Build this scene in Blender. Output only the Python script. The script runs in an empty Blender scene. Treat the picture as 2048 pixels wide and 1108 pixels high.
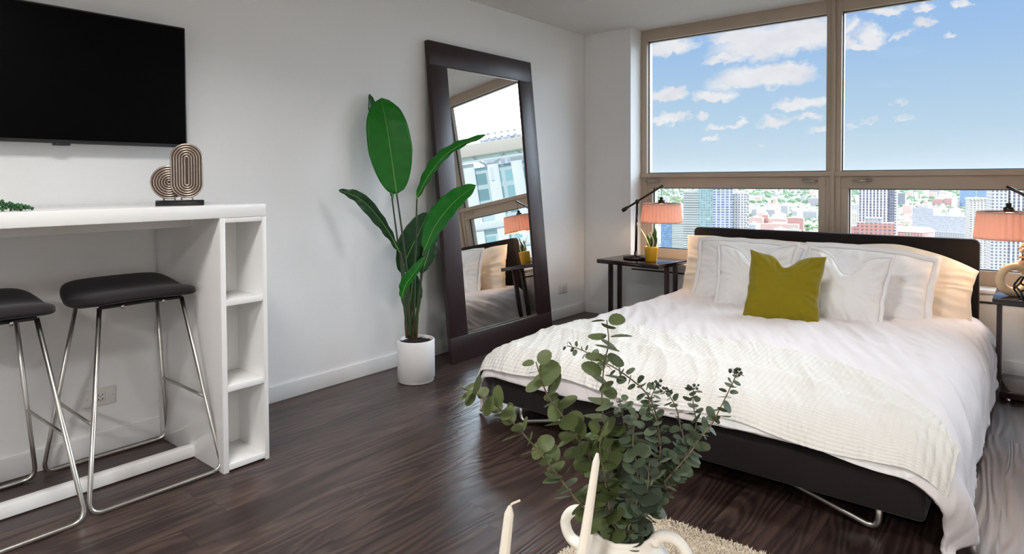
import bpy, bmesh, math, random
from mathutils import Vector, Matrix, noise as mn

sc = bpy.context.scene
COL = sc.collection
PI = math.pi
rnd = random.Random(7)

# ------------------------------------------------------------------ camera
F = 1284.79; CY = 393.27; PITCH = .02600; ROLL = -.0047; YAW = .6911
CAM = Vector((3.2037, -5.1364, 1.2))
fw = Vector((-math.sin(YAW)*math.cos(PITCH), math.cos(YAW)*math.cos(PITCH), -math.sin(PITCH)))
rr = Vector((math.cos(YAW), math.sin(YAW), 0)); uu = rr.cross(fw)
RT = math.cos(ROLL)*rr + math.sin(ROLL)*uu
UP = -math.sin(ROLL)*rr + math.cos(ROLL)*uu
cd = bpy.data.cameras.new('camera'); co = bpy.data.objects.new('camera', cd); COL.objects.link(co)
cd.sensor_width = 36; cd.sensor_fit = 'HORIZONTAL'; cd.lens = F/2048*36
cd.shift_y = -(554-CY)/2048; cd.clip_start = .02; cd.clip_end = 60000
M = Matrix((RT, UP, -fw)).transposed().to_4x4(); M.translation = CAM
co.matrix_world = M; sc.camera = co


def at(x, y, depth):
    """surveyed point: direction of a sight line and a distance along the view axis"""
    return CAM + (fw + RT*((x-1024)/F) - UP*((y-CY)/F))*depth


# ------------------------------------------------------------------ helpers
def tag(o, label=None, cat=None, group=None, kind=None):
    if label: o['label'] = label
    if cat: o['category'] = cat
    if group: o['group'] = group
    if kind: o['kind'] = kind
    return o


def thing(name, label, cat, loc=(0, 0, 0), rz=0, group=None):
    o = bpy.data.objects.new(name, None); COL.objects.link(o)
    o.location = loc; o.rotation_euler = (0, 0, rz); o.empty_display_size = .05
    return tag(o, label, cat, group)


class MB:
    def __init__(s): s.v = []; s.f = []; s.uv = None; s.sm = []; s.mi = []

    def add(s, vs, fs, smooth=False, mi=0):
        b = len(s.v); s.v += [tuple(v) for v in vs]
        for f in fs: s.f.append([b+i for i in f]); s.sm.append(smooth); s.mi.append(mi)
        return s

    def box(s, x0, x1, y0, y1, z0, z1, bev=0.0, seg=2, xf=None, smooth=None, mi=0):
        bm = bmesh.new()
        vs = [bm.verts.new(p) for p in ((x0, y0, z0), (x1, y0, z0), (x1, y1, z0), (x0, y1, z0), (x0, y0, z1), (x1, y0, z1), (x1, y1, z1), (x0, y1, z1))]
        for f in ((0, 3, 2, 1), (4, 5, 6, 7), (0, 1, 5, 4), (1, 2, 6, 5), (2, 3, 7, 6), (3, 0, 4, 7)): bm.faces.new([vs[i] for i in f])
        if bev > 0: bmesh.ops.bevel(bm, geom=list(bm.edges), offset=bev, segments=seg, profile=.5, affect='EDGES')
        if xf is not None: bmesh.ops.transform(bm, matrix=xf, verts=bm.verts)
        bm.verts.index_update()
        s.add([v.co[:] for v in bm.verts], [[v.index for v in f.verts] for f in bm.faces], bev > 0 if smooth is None else smooth, mi)
        bm.free(); return s

    def tube(s, pts, r, n=10, closed=False, cap=True, flat=1.0):
        pts = [Vector(p) for p in pts]; m = len(pts)
        rs = r if isinstance(r, (list, tuple)) else [r]*m
        tang = []
        for i in range(m):
            a = pts[(i-1) % m] if (closed or i > 0) else pts[i]
            b = pts[(i+1) % m] if (closed or i < m-1) else pts[i]
            t = (b-a); tang.append(t.normalized() if t.length > 1e-9 else Vector((0, 0, 1)))
        ref = Vector((0, 0, 1)) if abs(tang[0].z) < .9 else Vector((1, 0, 0))
        nrm = (ref - tang[0]*ref.dot(tang[0])).normalized()
        vs = []
        for i in range(m):
            nrm = nrm - tang[i]*nrm.dot(tang[i])
            nrm = nrm.normalized() if nrm.length > 1e-6 else tang[i].orthogonal().normalized()
            bi = tang[i].cross(nrm)
            for k in range(n):
                a = 2*PI*k/n
                vs.append(pts[i] + (nrm*math.cos(a) + bi*math.sin(a)*flat)*rs[i])
        fs = []
        for i in range(m if closed else m-1):
            for k in range(n):
                j = (i+1) % m
                fs.append((i*n+k, i*n+(k+1) % n, j*n+(k+1) % n, j*n+k))
        if cap and not closed:
            fs.append(tuple(range(n-1, -1, -1))); fs.append(tuple((m-1)*n+k for k in range(n)))
        return s.add(vs, fs, True)

    def lathe(s, prof, n=48, c=(0, 0, 0), rad=None):
        m = len(prof); vs = []
        for i, (r, z) in enumerate(prof):
            for k in range(n):
                a = 2*PI*k/n; q = r*(rad(k, n) if rad else 1)
                vs.append((c[0]+q*math.cos(a), c[1]+q*math.sin(a), c[2]+z))
        fs = [(i*n+k, i*n+(k+1) % n, (i+1)*n+(k+1) % n, (i+1)*n+k) for i in range(m-1) for k in range(n)]
        return s.add(vs, fs, True)

    def disc(s, r, z, n=48, c=(0, 0, 0), up=True):
        vs = [(c[0]+r*math.cos(2*PI*k/n), c[1]+r*math.sin(2*PI*k/n), c[2]+z) for k in range(n)]
        return s.add(vs, [tuple(range(n)) if up else tuple(range(n-1, -1, -1))], False)

    def grid(s, fn, nu, nv, uv=False, smooth=True, close_u=False):
        vs = []; uvs = []
        for j in range(nv):
            for i in range(nu):
                vs.append(fn(i/(nu-1), j/(nv-1))); uvs.append((i/(nu-1), j/(nv-1)))
        fs = [(j*nu+i, j*nu+i+1, (j+1)*nu+i+1, (j+1)*nu+i) for j in range(nv-1) for i in range(nu-1)]
        return s.add(vs, fs, smooth)

    def ball(s, c, r, sub=2, sq=(1, 1, 1)):
        bm = bmesh.new(); bmesh.ops.create_icosphere(bm, subdivisions=sub, radius=1)
        bm.verts.index_update()
        s.add([(c[0]+v.co.x*r*sq[0], c[1]+v.co.y*r*sq[1], c[2]+v.co.z*r*sq[2]) for v in bm.verts], [[v.index for v in f.verts] for f in bm.faces], True)
        bm.free(); return s

    def xf(s, m, start=0):
        s.v[start:] = [tuple(m @ Vector(v)) for v in s.v[start:]]; return s

    def mesh(s, name, mats):
        me = bpy.data.meshes.new(name); me.from_pydata(s.v, [], s.f)
        if not isinstance(mats, (list, tuple)): mats = [mats]
        for m in mats: me.materials.append(m)
        me.polygons.foreach_set('use_smooth', s.sm)
        if len(mats) > 1: me.polygons.foreach_set('material_index', s.mi)
        me.update(); return me

    def build(s, name, mats, parent=None):
        o = bpy.data.objects.new(name, s.mesh(name, mats)); COL.objects.link(o)
        if parent is not None: o.parent = parent
        return o


def smooth_angle(o, deg=40):
    """sharp edges where faces meet at more than deg"""
    bm = bmesh.new(); bm.from_mesh(o.data)
    for e in bm.edges:
        if len(e.link_faces) == 2 and e.calc_face_angle(0) > math.radians(deg): e.smooth = False
    bm.to_mesh(o.data); bm.free(); return o


def copy_tree(o, parent=None):
    c = o.copy(); COL.objects.link(c)
    if parent is not None: c.parent = parent
    for ch in list(o.children): copy_tree(ch, c)
    return c


def struct(o): o['kind'] = 'structure'; return o


# ------------------------------------------------------------------ materials
def s2l(c): return tuple(((x/255)/12.92 if x/255 <= .04045 else ((x/255+.055)/1.055)**2.4) for x in c)


class N:
    def __init__(s, mat): s.t = mat.node_tree; s.n = s.t.nodes; s.l = s.t.links

    def new(s, typ, **kw):
        n = s.n.new(typ)
        for k, v in kw.items():
            if k == 'op': n.operation = v
            elif hasattr(n, k): setattr(n, k, v)
        return n

    def link(s, a, b): s.l.new(a, b)

    def math(s, op, a, b=None, c=None, clamp=False):
        n = s.new('ShaderNodeMath'); n.operation = op; n.use_clamp = clamp
        for i, x in enumerate((a, b, c)):
            if x is None: continue
            if isinstance(x, (int, float)): n.inputs[i].default_value = x
            else: s.link(x, n.inputs[i])
        return n.outputs[0]

    def mix(s, fac, a, b):
        n = s.new('ShaderNodeMix'); n.data_type = 'RGBA'
        for k, x in ((0, fac), (6, a), (7, b)):
            if isinstance(x, (int, float)): n.inputs[k].default_value = x
            elif isinstance(x, tuple): n.inputs[k].default_value = (*x, 1) if len(x) == 3 else x
            else: s.link(x, n.inputs[k])
        return n.outputs[2]

    def ramp(s, fac, stops):
        n = s.new('ShaderNodeValToRGB'); e = n.color_ramp.elements
        while len(e) < len(stops): e.new(.5)
        for i, (p, c) in enumerate(stops): e[i].position = p; e[i].color = (*c, 1)
        s.link(fac, n.inputs[0]); return n.outputs[0]

    def noise(s, vec, scale, detail=4, rough=.55, dist=0):
        n = s.new('ShaderNodeTexNoise'); n.inputs['Scale'].default_value = scale
        n.inputs['Detail'].default_value = detail; n.inputs['Roughness'].default_value = rough
        n.inputs['Distortion'].default_value = dist
        if vec is not None: s.link(vec, n.inputs['Vector'])
        return n.outputs['Fac']

    def mapping(s, vec, scale=(1, 1, 1), loc=(0, 0, 0), rot=(0, 0, 0)):
        n = s.new('ShaderNodeMapping'); n.inputs['Scale'].default_value = scale
        n.inputs['Location'].default_value = loc; n.inputs['Rotation'].default_value = rot
        s.link(vec, n.inputs[0]); return n.outputs[0]

    def sep(s, vec):
        n = s.new('ShaderNodeSeparateXYZ'); s.link(vec, n.inputs[0]); return n.outputs

    def comb(s, x, y, z):
        n = s.new('ShaderNodeCombineXYZ')
        for i, q in enumerate((x, y, z)):
            if isinstance(q, (int, float)): n.inputs[i].default_value = q
            else: s.link(q, n.inputs[i])
        return n.outputs[0]

    def bump(s, h, strength=.3, dist=.01):
        n = s.new('ShaderNodeBump'); n.inputs['Strength'].default_value = strength
        n.inputs['Distance'].default_value = dist; s.link(h, n.inputs['Height']); return n.outputs[0]


def base(name, col=(.8, .8, .8), rough=.5, metal=0.0, spec=.5, sheen=0, coat=0):
    m = bpy.data.materials.new(name); m.use_nodes = True
    b = m.node_tree.nodes['Principled BSDF']
    b.inputs['Base Color'].default_value = (*col, 1); b.inputs['Roughness'].default_value = rough
    b.inputs['Metallic'].default_value = metal; b.inputs['Specular IOR Level'].default_value = spec
    if sheen: b.inputs['Sheen Weight'].default_value = sheen; b.inputs['Sheen Roughness'].default_value = .4
    if coat: b.inputs['Coat Weight'].default_value = coat; b.inputs['Coat Roughness'].default_value = .1
    return m, b, N(m)


def mat(name, rgb, rough=.5, metal=0.0, spec=.5, var=.06, vscale=30, bump=0, bscale=200, bdist=.002, sheen=0, coat=0, stretch=(1, 1, 1)):
    """plain surface with a little procedural mottling and grain"""
    c = s2l(rgb); m, b, n = base(name, c, rough, metal, spec, sheen, coat)
    tc = n.new('ShaderNodeTexCoord'); v = n.mapping(tc.outputs['Object'], stretch)
    f = n.noise(v, vscale, 3)
    n.link(n.mix(f, tuple(x*(1-var) for x in c), tuple(min(1, x*(1+var)) for x in c)), b.inputs['Base Color'])
    if bump: n.link(n.bump(n.noise(v, bscale, 3), bump, bdist), b.inputs['Normal'])
    return m


MT = {}
MT['wall'] = mat('wall paint', (237, 237, 236), .55, spec=.25, var=.015, bump=.25, bscale=160, bdist=.0015)
MT['white_paint'] = mat('white trim paint', (230, 230, 230), .35, spec=.4, var=.01)
# popcorn ceiling
m, b, n = base('popcorn ceiling', s2l((244, 241, 237)), .9, spec=.1)
tc = n.new('ShaderNodeTexCoord'); h = n.noise(tc.outputs['Object'], 95, 3, .6)
n.link(n.bump(n.math('POWER', h, 1.5), .9, .02), b.inputs['Normal']); MT['ceiling'] = m
# dark wood plank floor (planks run towards the window)
m, b, n = base('dark wood planks', (.05, .03, .025), .3, spec=.45)
tc = n.new('ShaderNodeTexCoord'); x, y, z = n.sep(tc.outputs['Object'])
pi = n.math('FLOOR', n.math('DIVIDE', x, .155))
yo = n.math('ADD', y, n.math('MULTIPLY', n.math('FRACT', n.math('MULTIPLY', n.math('SINE', n.math('MULTIPLY', pi, 12.9898)), 43758.5)), 1.22))
pj = n.math('FLOOR', n.math('DIVIDE', yo, 1.22))
hid = n.math('FRACT', n.math('MULTIPLY', n.math('SINE', n.math('ADD', n.math('MULTIPLY', pi, 78.233), n.math('MULTIPLY', pj, 37.719))), 43758.5))
vx = n.comb(n.math('ADD', n.math('MULTIPLY', x, 5.2), n.math('MULTIPLY', hid, 40)), n.math('MULTIPLY', y, .55), n.math('MULTIPLY', hid, 17))
g1 = n.noise(vx, 1.0, 2, .4, .5)
ring = n.math('SINE', n.math('MULTIPLY', g1, 110))
ring01 = n.math('MULTIPLY_ADD', ring, .5, .5)
vf = n.comb(n.math('MULTIPLY', x, 90), n.math('MULTIPLY', y, 5), hid)
fine = n.noise(vf, 1.0, 4, .6)
v2 = n.comb(n.math('MULTIPLY', x, 9), n.math('MULTIPLY', y, .9), hid); broad = n.noise(v2, 1.0, 3, .55)
tone = n.math('ADD', n.math('ADD', n.math('MULTIPLY', ring01, .19), n.math('MULTIPLY', fine, .45)), n.math('ADD', n.math('MULTIPLY', broad, .50), n.math('MULTIPLY', hid, .14)))
colr = n.ramp(tone, [(.32, s2l((30, 22, 21))), (.58, s2l((52, 39, 36))), (.80, s2l((77, 60, 54))), (.98, s2l((106, 87, 80)))])
fx = n.math('FRACT', n.math('DIVIDE', x, .155)); fy = n.math('FRACT', n.math('DIVIDE', yo, 1.22))
seam = n.math('MAXIMUM', n.math('GREATER_THAN', n.math('ABSOLUTE', n.math('SUBTRACT', fx, .5)), .492), n.math('GREATER_THAN', n.math('ABSOLUTE', n.math('SUBTRACT', fy, .5)), .4988))
n.link(n.mix(n.math('MULTIPLY', seam, .6), colr, s2l((28, 20, 18))), b.inputs['Base Color'])
hh = n.math('SUBTRACT', n.math('ADD', n.math('MULTIPLY', ring01, .6), n.math('MULTIPLY', fine, .5)), n.math('MULTIPLY', seam, .8))
n.link(n.bump(hh, .38, .0022), b.inputs['Normal'])
n.link(n.math('ADD', n.math('MULTIPLY', fine, .12), .27), b.inputs['Roughness']); MT['floor'] = m

MT['win_frame'] = mat('taupe window frame', (184, 168, 150), .45, spec=.4, var=.03)
MT['gasket'] = mat('dark window gasket', (40, 38, 36), .6)
MT['chrome'] = mat('brushed steel', (196, 193, 186), .3, 1.0, var=.03, vscale=200)
MT['handle'] = mat('nickel handle', (176, 170, 160), .35, 1.0)
m, b, n = base('pane glass'); nt = m.node_tree; nt.nodes.remove(b)
tr = n.new('ShaderNodeBsdfTransparent'); gl = n.new('ShaderNodeBsdfGlossy'); gl.inputs['Roughness'].default_value = 0
fr = n.new('ShaderNodeFresnel'); fr.inputs[0].default_value = 1.3; mx = n.new('ShaderNodeMixShader')
nz = n.noise(None, 3.0, 1); tr.inputs[0].default_value = (.97, .98, .98, 1)
n.link(n.math('MULTIPLY', fr.outputs[0], n.math('MULTIPLY_ADD', nz, .05, .45)), mx.inputs[0]); n.link(tr.outputs[0], mx.inputs[1]); n.link(gl.outputs[0], mx.inputs[2])
n.link(mx.outputs[0], nt.nodes['Material Output'].inputs[0]); MT['glass'] = m
MT['white_gloss'] = mat('white gloss laminate', (229, 228, 226), .16, spec=.5, var=.008)
MT['tv_screen'] = mat('dark screen glass', (2, 2, 2), .35, spec=.08, var=0)
MT['tv_bezel'] = mat('dark plastic bezel', (34, 34, 38), .4)
MT['black'] = mat('matte dark plastic', (18, 17, 17), .5)
MT['black_gloss'] = mat('polished dark stone', (20, 19, 19), .2)
MT['outlet'] = mat('outlet plastic', (222, 220, 214), .4, var=.01)
MT['slot'] = mat('outlet slot', (30, 28, 26), .7)
# stool fabric
m, b, n = base('dark woven fabric', s2l((34, 29, 32)), .9, spec=.2, sheen=.15)
tc = n.new('ShaderNodeTexCoord'); nz = n.noise(tc.outputs['Object'], 500, 2); n2 = n.noise(n.mapping(tc.outputs['Object'], (60, 600, 600)), 1, 2)
n.link(n.mix(nz, s2l((22, 19, 21)), s2l((46, 40, 43))), b.inputs['Base Color']); n.link(n.bump(n2, .5, .001), b.inputs['Normal']); MT['stool_fabric'] = m
m, b, n = base('charcoal bed fabric', s2l((33, 29, 29)), .95, spec=.15, sheen=.12)
tc = n.new('ShaderNodeTexCoord'); nz = n.noise(tc.outputs['Object'], 420, 2)
n.link(n.mix(nz, s2l((20, 18, 18)), s2l((48, 42, 41))), b.inputs['Base Color']); n.link(n.bump(nz, .5, .001), b.inputs['Normal']); MT['bed_fabric'] = m
# mirror frame wood
m, b, n = base('espresso wood', s2l((40, 26, 28)), .38, spec=.45)
tc = n.new('ShaderNodeTexCoord'); nz = n.noise(n.mapping(tc.outputs['Object'], (140, 140, 5)), 1, 4)
n.link(n.mix(nz, s2l((26, 17, 18)), s2l((60, 42, 44))), b.inputs['Base Color']); n.link(n.bump(nz, .45, .0015), b.inputs['Normal']); MT['espresso'] = m
m, b, n = base('espresso table top', s2l((36, 25, 24)), .14, spec=.5)
tc = n.new('ShaderNodeTexCoord'); nz = n.noise(n.mapping(tc.outputs['Object'], (8, 120, 120)), 1, 4)
n.link(n.mix(nz, s2l((26, 18, 17)), s2l((52, 36, 34))), b.inputs['Base Color']); MT['ns_wood'] = m
m, b, n = base('silvered mirror', (.93, .94, .93), .0, 1.0)
MT['mirror'] = m
MT['bronze'] = mat('dark bronze metal', (74, 67, 62), .25, 1.0, var=.05)
# pleated shade: cloth that lets light through
m, b, n = base('pleated shade cloth'); nt = m.node_tree; nt.nodes.remove(b)
df = n.new('ShaderNodeBsdfDiffuse'); tl = n.new('ShaderNodeBsdfTranslucent'); mx = n.new('ShaderNodeMixShader'); mx.inputs[0].default_value = .28
tc = n.new('ShaderNodeTexCoord'); nz = n.noise(n.mapping(tc.outputs['Object'], (120, 120, 300)), 1, 2)
c1 = n.mix(nz, s2l((222, 192, 180)), s2l((238, 212, 200)))
n.link(c1, df.inputs[0]); tl.inputs[0].default_value = (*s2l((244, 208, 190)), 1)
n.link(df.outputs[0], mx.inputs[1]); n.link(tl.outputs[0], mx.inputs[2]); n.link(mx.outputs[0], nt.nodes['Material Output'].inputs[0]); MT['shade'] = m
m, b, n = base('diffuser', s2l((235, 200, 140)), .6); MT['diffuser'] = m
tc = n.new('ShaderNodeTexCoord'); nz = n.noise(tc.outputs['Object'], 40); b.inputs['Transmission Weight'].default_value = 0
n.link(n.mix(nz, s2l((232, 196, 140)), s2l((240, 208, 150))), b.inputs['Base Color'])
MT['white_ceramic'] = mat('matte white ceramic', (234, 232, 231), .45, var=.01)
MT['vase'] = mat('chalky white ceramic', (232, 228, 218), .6, var=.03, vscale=60, bump=.35, bscale=120, bdist=.002)
MT['soil'] = mat('potting soil', (44, 34, 28), .95, var=.5, vscale=150, bump=1, bscale=150, bdist=.01)
MT['yellow'] = mat('mustard glazed ceramic', (226, 172, 40), .25, var=.05)
MT['tan'] = mat('tan ceramic', (226, 196, 156), .6, var=.04, bump=.2, bscale=200)
MT['dried'] = mat('dried flower', (214, 168, 118), .9, var=.2, vscale=150)
MT['teal_book'] = mat('teal cover', (62, 122, 112), .4)
MT['paper'] = mat('paper edges', (226, 220, 206), .8)
MT['wax'] = mat('ivory wax', (238, 234, 220), .4, var=.01)
MT['wick'] = mat('waxed wick', (226, 216, 196), .8)
MT['walnut'] = mat('oak table wood', (150, 116, 84), .45, var=.15, vscale=8, stretch=(1, 12, 12))
MT['stalk'] = mat('green stalk', (52, 70, 36), .5, var=.2)
MT['brown_stalk'] = mat('dry brown stalk', (98, 70, 48), .8, var=.3, vscale=80)
MT['euc_stem'] = mat('eucalyptus twig', (110, 96, 72), .7, var=.2)


def leaf_mat(name, c0, c1, rough=.35, trans=.25, spec=.5):
    m, b, n = base(name, s2l(c0), rough, spec=spec)
    tc = n.new('ShaderNodeTexCoord'); nz = n.noise(tc.outputs['Object'], 22, 3)
    colr = n.mix(nz, s2l(c0), s2l(c1)); n.link(colr, b.inputs['Base Color'])
    nt = m.node_tree; tl = n.new('ShaderNodeBsdfTranslucent'); n.link(colr, tl.inputs[0]); mx = n.new('ShaderNodeMixShader'); mx.inputs[0].default_value = trans
    n.link(b.outputs[0], mx.inputs[1]); n.link(tl.outputs[0], mx.inputs[2]); n.link(mx.outputs[0], nt.nodes['Material Output'].inputs[0]); return m


MT['leaf'] = leaf_mat('banana leaf', (16, 112, 22), (34, 142, 36))
MT['leaf_rib'] = mat('pale leaf rib', (120, 176, 84), .5)
MT['leaf_dark'] = leaf_mat('dark banana leaf', (14, 58, 26), (22, 78, 34), .4, .1)
MT['euc_big'] = leaf_mat('olive eucalyptus leaf', (70, 86, 48), (98, 106, 64), .55, .2, .3)
MT['euc_small'] = leaf_mat('grey green eucalyptus leaf', (72, 88, 66), (104, 116, 92), .55, .12, .3)
MT['euc_dark'] = leaf_mat('dark eucalyptus leaf', (48, 58, 48), (72, 80, 62), .6, .08, .3)
MT['succ'] = mat('succulent bead green', (34, 84, 38), .4, var=.35, vscale=60)
MT['snake_leaf'] = mat('snake plant leaf', (50, 84, 44), .4, var=.4, vscale=90)
MT['snake_edge'] = mat('pale snake plant leaf', (216, 212, 150), .4, var=.08)


def cloth(name, c, rough=.9, weave=900, bumps=.25, sheen=.1):
    m, b, n = base(name, s2l(c), rough, spec=.15, sheen=sheen)
    tc = n.new('ShaderNodeTexCoord'); nz = n.noise(tc.outputs['Object'], weave, 2); nb = n.noise(tc.outputs['Object'], 9, 4)
    n.link(n.mix(nb, tuple(x*.965 for x in s2l(c)), tuple(min(1, x*1.03) for x in s2l(c))), b.inputs['Base Color'])
    n.link(n.bump(n.math('ADD', n.math('MULTIPLY', nz, .3), n.noise(tc.outputs['Object'], 28, 4)), bumps, .004), b.inputs['Normal']); return m


MT['duvet'] = cloth('cream bed linen', (228, 222, 222))
MT['sham'] = cloth('white pillow linen', (242, 241, 241))
MT['cream_pillow'] = cloth('cream pillowcase linen', (240, 226, 208))
MT['throw'] = cloth('white waffle cotton', (226, 224, 219), bumps=.12)
MT['green_velvet'] = cloth('olive velvet', (132, 118, 18), .8, bumps=.35, sheen=.5)
MT['rug'] = cloth('shaggy cream wool', (226, 214, 194), 1.0, 300, .5)

# ------------------------------------------------------------------ room shell
HC = 2.495; PD = .232; PWD = .471; RX = 6.4; BY = -8.6
struct(MB().box(-.25, RX+.2, BY-.2, .1, -.2, 0).build('floor', MT['floor']))
struct(MB().box(-.25, RX+.2, BY-.2, .25, HC, HC+.2).build('ceiling', MT['ceiling']))
struct(MB().box(-.2, 0, BY, .25, 0, HC).build('wall_left', MT['wall']))
struct(MB().box(0, PWD, -PD, .05, 0, HC).build('wall_corner', MT['wall']))
struct(MB().box(PWD, RX, -PD, .12, 0, .485).build('wall_window', MT['wall']))
struct(MB().box(RX, RX+.2, BY, .25, 0, HC).build('wall_right', MT['wall']))
struct(MB().box(-.2, RX+.2, BY-.2, BY, 0, HC).build('wall_back', MT['wall']))
struct(MB().box(0, .012, BY, -3.688, .0, .09, .003).box(0, .012, -3.688, -PD, 0, .09, .003).build('baseboard_left', MT['white_paint']))
struct(MB().box(.012, PWD, -PD-.012, -PD, 0, .09, .003).build('baseboard_corner', MT['white_paint']))
struct(MB().box(PWD, RX, -PD-.012, -PD, 0, .09, .003).build('baseboard_window', MT['white_paint']))
struct(MB().box(.002, .05, -PD-.006, -PD, .09, HC, .002).build('trim_1', MT['wall']))            # narrow corner strip
struct(MB().box(PWD, RX, -PD-.012, .0, .485, .508, .003).build('trim_2', MT['white_paint']))     # sill board
struct(MB().box(PWD+.01, RX, -PD-.004, -PD+.001, .424, .436).build('trim_3', MT['slot']))        # slot of the convector under the sill
# windows : frame, panes, handles
ZB = 1.252


def window(idx, x0, x1, handles):
    """x0..x1 are the centre lines of the posts"""
    fr = MB()
    hw = .045 if idx > 1 else .0
    xa = x0 if idx == 1 else x0 + .005
    xb = x1 - .005
    fr.box(xa, xa+(.055 if idx == 1 else .045), -.05, .06, .508, HC, .004)           # left post
    fr.box(xb-.045, xb, -.05, .06, .508, HC, .004)                                   # right post
    xl = xa + (.055 if idx == 1 else .045); xr = xb-.045
    fr.box(xl, xr, -.05, .06, 2.40, HC, .004)                                        # head
    fr.box(xa, xb, -.065, .06, 1.215, ZB, .004)                                      # rail upper lip
    fr.box(xl, xr, -.045, .06, 1.125, 1.2152, .004)                                   # sash head
    fr.box(xl, xl+.05, -.045, .06, .60, 1.13, .004); fr.box(xr-.05, xr, -.045, .06, .60, 1.13, .004)
    fr.box(xl, xr, -.045, .06, .508, .602, .004)
    o = struct(fr.build('window_%d' % idx, MT['win_frame']))
    MB().box(xl, xr, .0, .008, ZB, 2.40).build('upper_pane', MT['glass'], o)
    MB().box(xl+.05, xr-.05, .0, .008, .602, 1.125).build('lower_pane', MT['glass'], o)
    g = MB()
    for (a, bb, z0, z1) in ((xl, xr, ZB, 2.40), (xl+.05, xr-.05, .602, 1.125)):
        g.box(a, a+.006, -.012, .0, z0, z1); g.box(bb-.006, bb, -.012, .0, z0, z1)
        g.box(a+.006, bb-.006, -.012, .0, z0, z0+.006); g.box(a+.006, bb-.006, -.012, .0, z1-.006, z1)
    g.build('gasket', MT['gasket'], o)
    for hx, d in handles:
        h = MB()
        h.tube([(hx, -.05, 1.185), (hx+d*.015, -.078, 1.187), (hx+d*.05, -.082, 1.182), (hx+d*.1, -.078, 1.183)], [.011, .010, .009, .006], 8)
        h.ball((hx, -.058, 1.185), .016, 2, (1, .7, .8))
        h.build('handle', MT['handle'], o)
    return o


window(1, PWD, 2.025, [(.63, -1), (1.83, 1)])
window(2, 2.025, 3.58, [(2.26, -1), (3.3, 1)])
window(3, 3.58, 5.13, [(3.75, 1), (4.9, 1)])
window(4, 5.13, RX, [(5.3, 1)])
struct(MB().box(2.012, 2.038, -.075, -.045, .508, HC, .005).build('trim_4', MT['win_frame']))    # post cover between the bays
struct(MB().box(3.567, 3.593, -.075, -.045, .508, HC, .005).build('trim_5', MT['win_frame']))

# fill lights added above and behind the view, shaped as round ceiling fixtures
def fill_light(x, y, w, label):
    t = thing('fill_light', label, 'fill light', (x, y, HC), 0)
    MB().lathe([(.001, -.0), (.23, -.0), (.23, -.03), (.215, -.035)], 40).build('rim', MT['white_paint'], t)
    MB().lathe([(.215, -.03), (.20, -.06), (.14, -.085), (.001, -.095)], 40).build('bowl', MT['diffuser_white'], t)
    return t
m, b, n = base('opal glass', (.9, .9, .88), .3); b.inputs['Emission Color'].default_value = (1, .96, .9, 1); b.inputs['Emission Strength'].default_value = 1.2
nz = n.noise(None, 5); n.link(n.math('MULTIPLY_ADD', nz, .1, 1.2), b.inputs['Emission Strength']); MT['diffuser_white'] = m  # glowing bowl of the added fill lights
CL = [(2.1, -2.25), (3.3, -7.2), (5.3, -5.6), (1.6, -4.6)]
CLW = [15, 140, 84, 28]
for i, (x, y) in enumerate(CL):
    fill_light(x, y, 0, ['round opal fill light added over the bed, above the view', 'round opal fill light added in the middle of the room, behind the view', 'round opal fill light added nearest the right hand wall', 'round opal fill light added nearest the bar table, above the view'][i])
    ld = bpy.data.lights.new('fill_lamp', 'AREA'); ld.shape = 'DISK'; ld.size = .44; ld.spread = math.radians(150); ld.energy = CLW[i]; ld.color = (1, .98, .96)
    lo = bpy.data.objects.new('fill_lamp', ld); COL.objects.link(lo); lo.location = (x, y, HC-.11)  # unseen area lamp added under each fixture to brighten the room

# ------------------------------------------------------------------ television
t = thing('television', 'large black flat television mounted on the left wall above the bar', 'television', (0, -4.27, 1.36))
MB().box(.045, .085, -.50, .50, 0, .562, .006).build('cabinet', MT['tv_bezel'], t)
MB().box(.0845, .0865, -.492, .492, .014, .554, .0).build('screen', MT['tv_screen'], t)
MB().box(.04, .083, -.028, .028, -.009, .002, .003).build('sensor', MT['tv_bezel'], t)
MB().box(.0, .046, -.2, .2, .15, .42, .004).build('wall_mount', MT['black'], t)

# ------------------------------------------------------------------ bar table
BT = thing('bar_table', 'long white gloss bar table with an open shelf column at its right end', 'bar table', (0, 0, 0))
W = MT['white_gloss']
YA, YB = -3.889, -3.688; D = .636
MB().box(.014, D, -5.9, YB, 1.05, 1.103, .0025).build('tabletop', W, BT)
MB().box(.014, D, YA, YA+.022, 0, 1.05, .0015).build('side_panel', W, BT)
MB().box(.014, D, YB-.018, YB, 0, 1.05, .0015).build('side_panel', W, BT)
MB().box(.40, .41, YA+.022, YB-.018, .02, 1.05).build('back_panel', W, BT)
MB().box(.405, D-.002, YA+.022, YB-.018, 1.03, 1.05, .001).build('top_rail', W, BT)
for z in (.02, .345, .70): MB().box(.41, D-.002, YA+.022, YB-.018, z-.012, z+.012, .001).build('shelf', W, BT)
MB().box(.33, .375, -5.85, YA, .005, .05, .001).build('stretcher', W, BT)
MB().box(.33, .375, -5.85, YA, 1.005, 1.05, .001).build('support_rail', W, BT)
MB().box(.014, D, -5.9, -5.878, 0, 1.05, .0015).build('side_panel', W, BT)

# ------------------------------------------------------------------ stools
def arc_path(pts, rads, seg=6):
    """polyline with rounded corners"""
    out = []
    pts = [Vector(p) for p in pts]
    for i, p in enumerate(pts):
        if i in (0, len(pts)-1) or rads[i] == 0: out.append(p); continue
        a = (pts[i-1]-p).normalized(); c = (pts[i+1]-p).normalized(); ang = a.angle(c)
        d = min(rads[i]/math.tan(ang/2), .49*(pts[i-1]-p).length, .49*(pts[i+1]-p).length)
        p0 = p+a*d; p2 = p+c*d
        for k in range(seg+1):
            q = k/seg; out.append((1-q)**2*p0 + 2*q*(1-q)*p + q*q*p2)
    return out


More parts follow.
